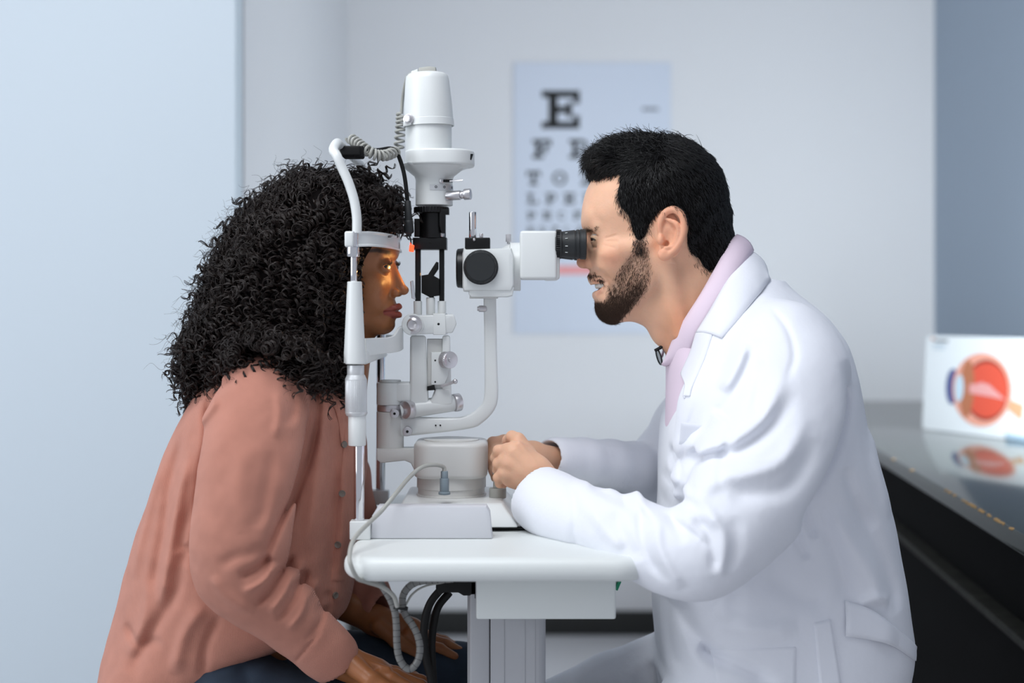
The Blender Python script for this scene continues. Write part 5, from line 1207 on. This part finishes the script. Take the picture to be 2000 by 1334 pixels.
# trousers and shoes (below the picture), stool
tf = Field((1100, 1240, -300), (1800, 2330, 330), 8)
tf.ell((1560, 1420, 0), (150, 80, 190), 20)
for z in (150, -150):
    tf.chain([(1560, 1425, z*.7), (1260, 1440, z*.9), (1160, 1455, z)], [84, 76, 70], 20); tf.chain([(1160, 1455, z), (1170, 1750, z), (1190, 2180, z)], [78, 66, 56], 20)
V, Q = tf.mesh(1); np_mesh('trousers', to_world(V), Q, M['trousers_b'], man)
for z in (150, -150):
    sfld = Field((1060, 2130, z-80), (1280, 2330, z+80), 5); sfld.chain([(1200, 2260, z), (1150, 2275, z), (1100, 2282, z)], [36, 34, 26], 12); sfld.cap((1200, 2180, z), (1195, 2260, z), 40, 38, 12)
    V, Q = sfld.mesh(1); V[:, 1] = np.minimum(V[:, 1], 2307); np_mesh('shoe', to_world(V), Q, M['black'], man)
def stool(px, zlab, col):
    X = (px-1000)*PXM; t = thing('stool', (X, 1.87, 0), zlab, 'stool')
    zt_ = CAMZ-(1498-600)*PXM
    MB().lathe((X, 1.87, zt_-0.07), (0, 0, 1), [(0, 0.15), (0.01, 0.17), (0.055, 0.175), (0.068, 0.16), (0.07, 0)], 40).build('seat', col, t)
    MB().cyl((X, 1.87, 0.1), (X, 1.87, zt_-0.069), 0.025).build('column', M['chrome'], t)
    for k in range(5):
        a = k*2*math.pi/5+0.3; d = Vector((math.cos(a), math.sin(a), 0)); lg = MB().tube([Vector((X, 1.87, 0.11)), Vector((X, 1.87, 0.09))+d*0.15, Vector((X, 1.87, 0.06))+d*0.27], 0.014, 10).build('leg', M['chrome'], t)
        MB().cyl(Vector((X, 1.87, 0.025))+d*0.27+Vector((0, -0.011, 0)), Vector((X, 1.87, 0.025))+d*0.27+Vector((0, 0.011, 0)), 0.025).build('caster', M['black'], lg)
stool(1570, 'round black stool on casters under the man in the white coat', M['black'])
# glasses hooked in the shirt collar
gl = thing('eyeglasses', tuple(to_world(np.array([cpt(1300, 690, 10)]))[0]), 'black-framed glasses hooked in the open pink shirt collar', 'glasses')
def pw(x, y, z): return Vector(to_world(np.array([cpt(x, y, z)]))[0])
MB().tube([pw(1279, 685, 8), pw(1288, 680, 10), pw(1300, 672, 14), pw(1318, 660, 22)], 0.0022, 10, sx=1.3).build('temple_arm', M['black'], gl)
MB().tube([pw(1279, 685, -22), pw(1288, 681, -20), pw(1300, 674, -16), pw(1314, 662, -12)], 0.0018, 10).build('temple_arm', M['black'], gl)
rim = [pw(1283+4*math.cos(t)+8*(math.sin(t)*.5+.5), 697+15*math.sin(t), 18*math.cos(t)) for t in [i*2*math.pi/20 for i in range(21)]]
rm = MB().tube(rim, 0.0011, 8, 2).build('rim', M['black'], gl)
MB().add([tuple(p) for p in rim[:-1]], [tuple(range(20))]).build('lens', M['glass'], rm, smooth=False)
print('man', time.time()-T0)
# ================================================================ the woman
wo = thing('person', ((470-1000)*PXM, 1.87, 0.0), 'woman with big dark curly hair in a dusty pink shirt, chin on the rest', 'person')
def woman_head():
    f = Field((545, 360, -135), (812, 830, 135), 1.5)
    f.ell((660, 482, 0), (106, 102, 96), 10).ell((721, 480, 0), (54, 52, 68), 18).ell((712, 560, 0), (58, 76, 66), 20)
    f.cap((682, 606, 54), (744, 632, 16), 20, 19, 18, mirror=True).cap((672, 560, 66), (680, 606, 56), 20, 20, 18, mirror=True)
    f.ell((749, 633, 0), (23, 18, 24), 12).ell((758, 606, 0), (19, 26, 27), 12)
    f.ell((732, 560, 44), (26, 24, 22), 16, mirror=True).ell((735, 590, 30), (22, 22, 22), 16, mirror=True)
    f.cap((765, 496, 8), (750, 497, 44), 10, 10, 12, mirror=True).ell((764, 480, 0), (12, 22, 40), 12)
    f.ell((774, 523, 32), (13, 12, 17), 8, 'sub', mirror=True)
    f.cap((763, 512, 0), (784, 556, 0), 7, 7.5, 7).cap((756, 520, 0), (768, 566, 0), 12, 14, 9)
    f.ell((789, 567, 0), (11, 9.5, 10.5), 6).ell((775, 572, 12), (10, 8, 7.5), 4, mirror=True)
    f.ell((783, 578.5, 6.5), (6, 3.5, 3.8), 2.5, 'sub', mirror=True)
    f.fold([(768, 564), (759, 572), (755, 584)], 3, 1.2, 8, 25)
    f.chain([(780.5, 598.5, 0), (775, 601, 13), (757, 608, 26)], [5.8, 5.0, 2.0], 3, mirror=True)
    f.chain([(779, 615.5, 0), (774, 615, 12), (757, 609, 24)], [6.8, 5.6, 2.2], 3, mirror=True)
    f.chain([(789, 606.5, 0), (780, 607, 15), (758, 609, 29)], [1.4, 1.4, 1.6], 2, 'sub', mirror=True)
    f.chain([(781, 629, 0), (775, 629, 14)], [5, 4], 7, 'sub', mirror=True)
    f.cap((787, 590, 0), (785, 596, 0), 1.6, 1.6, 3, 'sub')
    for s in (1, -1):
        f.ell((756.5, 521.5, 31*s), (17.6, 16.4, 17.5), 4)
        f.ell((773, 522.5, 34*s), (15, 4.6, 18), 2, 'sub')
    f.chain([(771, 509.5, 22), (772, 509, 36), (764, 513, 48)], [1.6, 1.6, 1.2], 3, 'sub', mirror=True)
    f.cap((682, 560, 0), (640, 780, 0), 56, 58, 26); f.cap((700, 600, 0), (672, 780, 0), 30, 40, 20)
    return f
FW = woman_head(); WHV, WHQ = FW.mesh(2); WN = FW.grad(WHV)
WS = np.array(srgb(158, 100, 60)[:3]); WL = np.array(srgb(140, 58, 48)[:3])
Cc = np.tile(WS, (len(WHV), 1)); Vm = WHV.copy(); Vm[:, 2] = np.abs(Vm[:, 2])
for pts, r in (([(780.5, 598.5, 0), (775, 601, 13), (758, 607.5, 25)], 5.6), ([(779, 615.5, 0), (774, 615, 12), (758, 610, 23)], 6.6)):
    w_ = 0.9*(1-smooth(r, r+2, dpoly(Vm, pts))); Cc = Cc*(1-w_[:, None])+WL*w_[:, None]
w_ = 0.85*softin(WHV[:, :2], [(772, 492), (752, 487), (728, 492), (712, 501), (730, 497), (752, 495), (772, 500)], 2)*(Vm[:, 2] > 8); Cc = Cc*(1-w_[:, None])+np.array((.015, .01, .008))*w_[:, None]
w_ = 0.8*smooth(735, 700, WHV[:, 0])*smooth(560, 480, WHV[:, 1]); Cc = Cc*(1-w_[:, None])+np.array((.02, .014, .012))*w_[:, None]
RW = roty(-9, np.array([668, 520, 0]))
sh = np.array([1.5, 0, 0])
parts = [(to_world(RW(WHV)+sh), WHQ)]; tn = [np.concatenate([Cc, np.ones((len(Cc), 1))], 1)]
def C(x, y, z): return tuple(cpt(x, y, z))
def add_field(f, col, rel=1):
    V, Q = f.mesh(rel); parts.append((to_world(V), Q)); tn.append(np.tile(np.append(col, 1), (len(V), 1)))
# near hand resting on the thigh
f = Field((600, 1200, 60), (960, 1480, 330), 1.8)
z0 = 175
f.cap(C(610, 1255, z0+5), C(670, 1292, z0), 32, 29, 10, zs=.8).cap(C(670, 1292, z0), C(730, 1320, z0-5), 30, 34, 16, zs=.8); f.ell(C(742, 1328, z0-5), (44, 26, 38), 12, rot=eul(0, 0, 22))
for (dz, a, b, c, r) in ((28, (765, 1326), (812, 1350), (850, 1378), 12.5), (8, (772, 1320), (822, 1340), (866, 1368), 13), (-14, (770, 1314), (822, 1330), (862, 1352), 12.5), (-34, (760, 1310), (808, 1322), (845, 1340), 11)):
    f.chain([C(745, 1322, z0+dz*.8), C(*a, z0+dz), C(*b, z0+dz*1.15), C(*c, z0+dz*1.2)], [r+3, r, r-1.5, r-3.5], 5)
f.chain([C(690, 1300, z0+22), C(725, 1328, z0+44), C(770, 1352, z0+52), C(800, 1372, z0+50)], [20, 15, 12.5, 10], 8)
for dz in (20, 6, -10): f.cap(C(700, 1290, z0+dz*.6), C(758, 1306, z0+dz), 3.5, 4, 10)
add_field(f, WS)
# far hand
f = Field((640, 1130, -240), (960, 1340, -20), 2)
z0 = -110
f.cap(C(660, 1175, z0-20), C(735, 1212, z0), 34, 28, 10, zs=.8).cap(C(735, 1212, z0), C(800, 1238, z0), 30, 34, 14, zs=.8)
for (dz, a, b, c, r) in ((30, (815, 1250), (860, 1266), (888, 1282), 11), (8, (825, 1244), (872, 1258), (908, 1277), 12), (-14, (822, 1238), (868, 1252), (902, 1270), 12), (-34, (815, 1236), (855, 1250), (880, 1262), 11)):
    f.chain([C(800, 1240, z0+dz*.8), C(*a, z0+dz), C(*b, z0+dz*1.1), C(*c, z0+dz*1.15)], [r+4, r, r-1.5, r-3], 5)
f.chain([C(740, 1222, z0+22), C(775, 1252, z0+40), C(815, 1275, z0+48)], [18, 14, 10], 8)
add_field(f, WS)
f = Field((220, 640, -300), (1000, 2300, 330), 8)
f.cap((640, 760, 0), (560, 830, 0), 50, 80, 20).cap((560, 830, 0), (480, 1250, 0), 85, 95, 40, zs=1.3)
f.chain([C(530, 800, 130), C(480, 980, 235), C(480, 1120, 245)], [42, 38, 34], 16).cap(C(480, 1120, 245), C(620, 1262, 185), 34, 27, 14)
f.chain([C(600, 820, -130), C(680, 1040, -215), C(690, 1120, -190)], [42, 36, 32], 16).cap(C(690, 1120, -190), C(700, 1190, -130), 30, 26, 12)
add_field(f, WS)
V, Q = join(parts); T_ = np.concatenate(tn)
# eyes joined into the body
for s in (1, -1):
    X, Qs, t = ballmesh((756.0, 521.5, 31*s), (15.8, 14.8, 15.8), (0.4, 0.33, 0.28), 24); dd_ = np.linalg.norm(X-np.array((769, 521, 40*s)), axis=1); t[:, :3][dd_ < 11] = (0.02, 0.01, 0.006)
    q3 = Qs[Qs[:, 2] == Qs[:, 3]][:, :3]; q4 = Qs[Qs[:, 2] != Qs[:, 3]]; mid = (X[q3[:, 0]]+X[q3[:, 1]])/2; n0 = len(X); X = np.concatenate([X, mid]); t = np.concatenate([t, t[q3[:, 0]]]); Qs = np.concatenate([q4, np.stack([q3[:, 0], n0+np.arange(len(q3)), q3[:, 1], q3[:, 2]], 1)])
    Q = np.concatenate([Q, Qs+len(V)]); V = np.concatenate([V, to_world(RW(X)+sh)]); T_ = np.concatenate([T_, t])
M['skin_w'] = mat('brown_skin', WS.tolist()+[1], 0.42, spec=0.45, attr='tone', var=(0.06, 50), bump=('noise', 420, 0.25, 0.0008), sss=0.2, subs=(1, .35, .2))
np_mesh('body', V, Q, M['skin_w'], wo, attr=T_)
M['hair_b'] = mat('dark_hair_mass', srgb(14, 11, 11), 0.9, spec=0.05)
M['hair_w'] = mat('dark_curly_hair', srgb(30, 20, 16), 0.42, spec=0.42)
# eyebrows, lashes
az = np.abs(WHV[:, 2]); i = pick(WHV, softin(WHV[:, :2], [(774, 491), (752, 486), (728, 491), (710, 501), (730, 498), (752, 496), (774, 501)], 2)*(az > 10)*(az < 60)+1e-9, 650)
Vs, Qs = strands(WHV[i], WN[i], np.tile([-0.9, -0.1, 0], (len(i), 1)), np.full(len(i), 7.0), 0.34, lift=0.08, K=4, jitter=.12); np_mesh('eyebrows', to_world(RW(Vs)+sh), Qs, M['hair_w'], wo)['kind'] = 'stuff'
rt = np.array([[774-5*t*t, 517.5+1.4*t*t, 33+12*t] for t in np.linspace(-1.1, 1.5, 34)]); rt = np.concatenate([rt, rt*[1, 1, -1]]); nn = np.tile([1.0, -0.1, 0.15], (len(rt), 1))
Vs, Qs = strands(rt, nn, np.tile([0.2, -0.9, 0.3], (len(rt), 1)), np.full(len(rt), 8.0), 0.42, lift=1.0, K=5, jitter=.12); np_mesh('eyelashes', to_world(RW(Vs)+sh), Qs, M['hair_w'], wo)['kind'] = 'stuff'
# ---- hair volume
hw = Field((300, 325, -235), (800, 790, 235), 4)
hw.loft([(352, 600, 690, 60), (364, 570, 735, 100), (384, 535, 765, 135), (410, 506, 774, 150), (440, 480, 770, 160), (470, 458, 764, 168), (500, 442, 728, 175), (560, 418, 722, 182), (620, 397, 716, 184), (670, 384, 706, 178), (705, 380, 690, 160), (735, 382, 676, 130), (752, 388, 664, 100)], 0, 10, p=2.2)
hw.ell(C(410, 715, 30), (42, 38, 70), 14).ell(C(640, 712, 60), (42, 46, 60), 14, mirror=True)
hw.ell((760, 562, 0), (58, 84, 96), 8, 'sub').ell((797, 518, 0), (40, 50, 100), 8, 'sub')
hw.ell(C(520, 745, 120), (85, 32, 110), 10, 'sub')
hw.ell(C(492, 694, 236), (34, 17, 24), 12).ell(C(572, 702, 226), (36, 20, 24), 12).ell(C(530, 680, 205), (70, 18, 30), 14)
hw.noise(13, 4.5)
HV, HQ = hw.mesh(1); HN_ = hw.grad(HV); np_mesh('hair', to_world(HV), HQ, M['hair_b'], wo)
def curls(n, L0, L1, R0, R1, turns, rad, nst, K, w, out_, grav=0.9, sides=3, seed=3, inset=5):
    rg = np.random.default_rng(seed); i = pick(HV, w, n, rg); p0 = HV[i]; nn = HN_[i]
    g = np.tile([-0.15, 1.0, 0.0], (n, 1)); g[:, 0] += smooth(500, 350, p0[:, 1])*np.where(p0[:, 0] > 680, 0.9, -0.9)*0.8; g[:, 1] -= smooth(420, 350, p0[:, 1])*0.6
    g -= nn*np.sum(g*nn, 1, keepdims=True)*0.8; d = g*grav+nn*out_*rg.uniform(0.3, 1.6, (n, 1))+rg.normal(size=(n, 3))*0.35; d /= np.linalg.norm(d, axis=1, keepdims=True)
    L = rg.uniform(L0, L1, n); R = rg.uniform(R0, R1, n); tr = rg.uniform(*turns, n)*2*np.pi*rg.choice([-1, 1], n); ph = rg.uniform(0, 6.28, n)
    ref = rg.normal(size=(n, 3)); U = np.cross(d, ref); U /= np.linalg.norm(U, axis=1, keepdims=True); W_ = np.cross(d, U); bend = rg.normal(size=(n, 3))*0.22
    out = []; keep = None
    for s in range(nst):
        t = np.linspace(0, 1, K); o = s*0.45
        rr_ = (R[:, None]*(0.55+0.45*np.sin(np.pi*np.clip(t*1.1, 0, 1))[None]))*(1+0.12*s)
        ang = ph[:, None]+tr[:, None]*t[None]+o
        P = (p0-nn*inset)[:, None]+d[:, None]*(L[:, None]*t[None])[..., None]+bend[:, None]*(L[:, None]*t[None]**2)[..., None]+U[:, None]*(rr_*np.cos(ang))[..., None]+W_[:, None]*(rr_*np.sin(ang))[..., None]
        P[..., 1] += (10*t**2)[None]
        # keep the curls off the face
        if keep is None:
            vis = 1000+(P[..., 0]-1000)*1.87/(1.87-P[..., 2]*PXM); keep = ~((((vis > 711) & (P[..., 1] > 492)) | ((P[..., 0] > 755) & (P[..., 1] > 470))).any(1))
        P = P[keep]; Rr = np.tile(rad*(1-0.55*t**3), (len(P), 1)); out.append(tubes(P, Rr, sides))
    return join(out)
wt_ = np.where(HV[:, 2] > -60, 1.0, 0.35)*np.where((HV[:, 0] > 745) & (HV[:, 1] > 472), 0, 1.0)
V1 = curls(3300, 28, 62, 6.5, 11, (2.4, 4.2), 1.2, 3, 34, wt_, 0.32)
fr_ = wt_*np.where(np.abs(HN_[:, 2]) < 0.55, 1.0, 0.15)*np.where(HV[:, 0] > 690, .25, 1)
V2 = curls(1100, 22, 50, 6, 10, (2, 3.6), 0.8, 2, 32, fr_, 0.8, 0.7, seed=9, inset=0)
V3 = curls(1500, 25, 62, 7, 13, (1.4, 3.0), 0.33, 1, 32, fr_, 1.1, 0.5, seed=11, inset=0)
V, Q = join([V1, V2, V3]); o = np_mesh('curls', to_world(V), Q, M['hair_w'], wo); o['kind'] = 'stuff'
print('woman hair', time.time()-T0, len(V))
# ---- clothes
M['cord'] = mat('dusty_pink_corduroy', srgb(194, 134, 116), 0.85, spec=0.15, bump=('X', 300, 0.5, 0.0012), sheen=0.12, var=(0.05, 40))
M['jeans'] = mat('dark_blue_denim', srgb(38, 52, 68), 0.85, bump=('noise', 900, 0.3, 0.0006), var=(0.3, 18))
sh_ = Field((185, 670, -330), (800, 1460, 370), 3.5); f = sh_
f.loft([(690, 470, 620, 60), (715, 430, 655, 110), (750, 392, 685, 160), (800, 368, 706, 185), (870, 333, 716, 195), (940, 308, 712, 200), (1000, 288, 703, 205), (1080, 262, 697, 208), (1160, 242, 688, 208), (1215, 226, 668, 206), (1250, 218, 560, 206), (1300, 208, 480, 206), (1340, 203, 440, 206), (1440, 200, 425, 206)], 0, 10, p=2.3)
f.chain([C(535, 752, 130), C(505, 800, 195), C(490, 900, 240), C(470, 1040, 262), C(462, 1100, 262)], [66, 84, 88, 84, 78], 16, sub=3)
f.chain([C(462, 1100, 262), C(480, 1135, 255), C(555, 1195, 226), C(612, 1250, 198), C(648, 1285, 180)], [78, 74, 60, 52, 48], 10, sub=3)
f.chain([C(600, 780, -130), C(660, 930, -200), C(690, 1080, -215), C(700, 1130, -190), C(735, 1185, -130)], [66, 66, 56, 50, 42], 12, sub=2)
f.cap((660, 700, 0), (640, 800, 0), 60, 52, 8, 'sub').ell((712, 800, 0), (26, 70, 30), 10, 'sub')
f.cap(C(625, 1262, 195), C(690, 1325, 165), 37, 44, 4, 'sub')
f.cap(C(722, 1165, -148), C(765, 1210, -100), 30, 36, 4, 'sub')
def fd(pts, w, a, zl=230, z0=60): f.fold(pts, w*0.9, a*1.45, z0, zl)
fd([(588, 705), (606, 770), (612, 830), (598, 900), (570, 980), (545, 1050), (534, 1100)], 9, 11, 200)
fd([(398, 770), (392, 810), (398, 860), (388, 930), (382, 1010), (380, 1090), (398, 1150)], 9, 10, 200)
fd([(610, 770), (628, 850), (618, 960), (600, 1080)], 14, -7, 160, 30); fd([(640, 800), (655, 900), (645, 1050), (640, 1180)], 14, 7, 130, 0); fd([(672, 880), (676, 1000), (668, 1120)], 10, -4, 80, 0)
fd([(396, 800), (412, 770), (440, 748), (470, 738)], 10, 6, 220); fd([(392, 830), (420, 800), (436, 775)], 9, -5, 220); fd([(560, 745), (575, 780), (572, 830)], 9, 5, 230); fd([(545, 760), (555, 800), (550, 850)], 9, -4, 240)
fd([(534, 1085), (505, 1105), (475, 1118)], 8, 8, 300, 100); fd([(545, 1098), (520, 1130), (480, 1150)], 8, -7, 300, 100); fd([(552, 1105), (530, 1150), (500, 1180)], 7, 8, 300, 100)
fd([(572, 1118), (558, 1155), (530, 1195)], 8, -7, 290, 100); fd([(580, 1135), (570, 1175), (545, 1210)], 7, 7, 280, 100); fd([(600, 1155), (590, 1195), (565, 1228)], 7, -5, 270, 100); fd([(520, 1060), (500, 1075), (470, 1080), (430, 1100)], 12, 4, 310, 100)
fd([(420, 1120), (450, 1160), (500, 1195)], 12, -4, 310, 100); fd([(620, 1180), (625, 1215), (600, 1250)], 7, 5, 250, 90); fd([(480, 860), (470, 960), (480, 1040)], 18, -3, 330, 120); fd([(530, 880), (520, 960), (505, 1030)], 12, 4, 320, 120)
fd([(352, 850), (330, 940), (318, 1060), (295, 1200)], 12, 7, 150, 0); fd([(372, 880), (352, 980), (335, 1100), (320, 1180)], 12, -8, 170, 0); fd([(330, 880), (300, 1000), (275, 1120)], 12, -5, 80, 0)
fd([(378, 960), (350, 1060), (360, 1080), (330, 1150)], 13, 6, 200, 0); fd([(360, 1110), (330, 1180), (280, 1260), (250, 1320)], 14, 7, 200, 0); fd([(400, 1180), (360, 1240), (340, 1320)], 14, -8, 210, 0); fd([(430, 1200), (400, 1260), (390, 1330)], 10, 7, 210, 0)
fd([(240, 1220), (280, 1250), (330, 1240)], 10, 5, 150, 0); fd([(300, 1130), (290, 1200), (260, 1280)], 14, -6, 160, 0)
fd([(632, 1226), (600, 1262), (575, 1296)], 3, 3.5, 230, 90)
f.noise(24, 1.8); f.noise(9, 0.7)
V, Q = f.mesh(2); o = np_mesh('shirt', to_world(V), Q, M['cord'], wo); o['label'] = 'dusty pink corduroy shirt'; shirt = o
M['btn'] = mat('grey_buttons', srgb(120, 112, 104), 0.3)
for (x, y) in ((668, 964), (655, 1163), (660, 1064), (672, 868), (601, 1312)):
    p = to_world(np.array([sh_.surf_px(x, y, 1.5)]))[0]; nrm = sh_.grad(np.array([sh_.surf_px(x, y, 0)]))[0]; ax_ = Vector((nrm[0], -nrm[2], -nrm[1]))
    MB().lathe(Vector(p)-ax_*0.001, ax_, [(0, 0.0042), (0.0015, 0.0045), (0.0026, 0.004), (0.002, 0.003), (0.002, 0)], 20).build('button', M['btn'], shirt)
patch('placket', f, [(672, 830), (698, 835), (674, 1140), (644, 1140)], M['cord'], shirt, 1.5, 10, 60)
sheet('collar', P3([(622, 724, 62), (650, 745, 62), (680, 770, 40), (706, 790, 8)]), P3([(598, 735, 112), (628, 775, 112), (655, 800, 92), (668, 872, 60)], f, 3), M['cord'], shirt, 34, 8, 3.5)
sheet('collar', P3([(622, 724, -62), (650, 745, -62), (680, 770, -40), (706, 790, -8)]), P3([(598, 735, -112), (628, 775, -112), (665, 800, -92), (700, 872, -60)]), M['cord'], shirt, 34, 8, 3.5)
cuffc = [C(640, 1278, 184), C(652, 1288, 178)]
# jeans, shoes
jf = Field((230, 1180, -320), (1010, 2330, 350), 6)
jf.ell((430, 1330, 0), (160, 105, 200), 20)
jf.chain([(470, 1330, 120), (650, 1372, 150), (835, 1412, 150)], [98, 86, 72], 20).chain([(480, 1330, -110), (690, 1350, -120), (905, 1362, -125)], [95, 84, 74], 20)
for z, k in ((150, 1420), (-125, 1362)): jf.chain([(840 if z > 0 else 885, k, z), (835, 1800, z), (820, 2200, z)], [72, 58, 46], 20)
jf.fold([(520, 1290), (580, 1310), (640, 1330)], 12, 6, 0, 150); jf.fold([(470, 1290), (500, 1330)], 12, 6, 0, 150)
V, Q = jf.mesh(1); np_mesh('jeans', to_world(V), Q, M['jeans'], wo)
for z in (150, -125):
    sfld = Field((760, 2140, z-80), (1000, 2330, z+80), 5); sfld.chain([(812, 2262, z), (880, 2272, z), (940, 2282, z)], [34, 33, 24], 12); sfld.cap((815, 2190, z), (812, 2262, z), 38, 36, 12)
    V, Q = sfld.mesh(1); V[:, 1] = np.minimum(V[:, 1], 2307); np_mesh('shoe', to_world(V), Q, M['table'], wo)
stool(420, 'round grey stool on casters under the woman', M['plug'])
# light thrown by the lamp of the slit lamp into the near eye
eye = Vector(to_world(RW(np.array([[771, 524, 38.0]]))+sh)[0]); src = Vector(to_world(np.array([[828, 538, 12.0]]))[0])
def spot(nm, loc, tgt, deg, power, col, blend, size=0.001):
    l = bpy.data.lights.new(nm, 'SPOT'); l.spot_size = math.radians(deg); l.spot_blend = blend; l.energy = power; l.color = col; l.shadow_soft_size = size
    o = bpy.data.objects.new(nm, l); COL.objects.link(o); o.location = loc; o.rotation_euler = (tgt-loc).to_track_quat('-Z', 'Y').to_euler(); return o
spot('slit_beam', src, eye, 7, 3.0, (1, .55, .16), 0.4)
spot('slit_glow', src, eye+Vector((-0.01, 0, -0.012)), 95, 0.22, (1, .5, .15), 1.0, 0.006)
print('all', time.time()-T0)
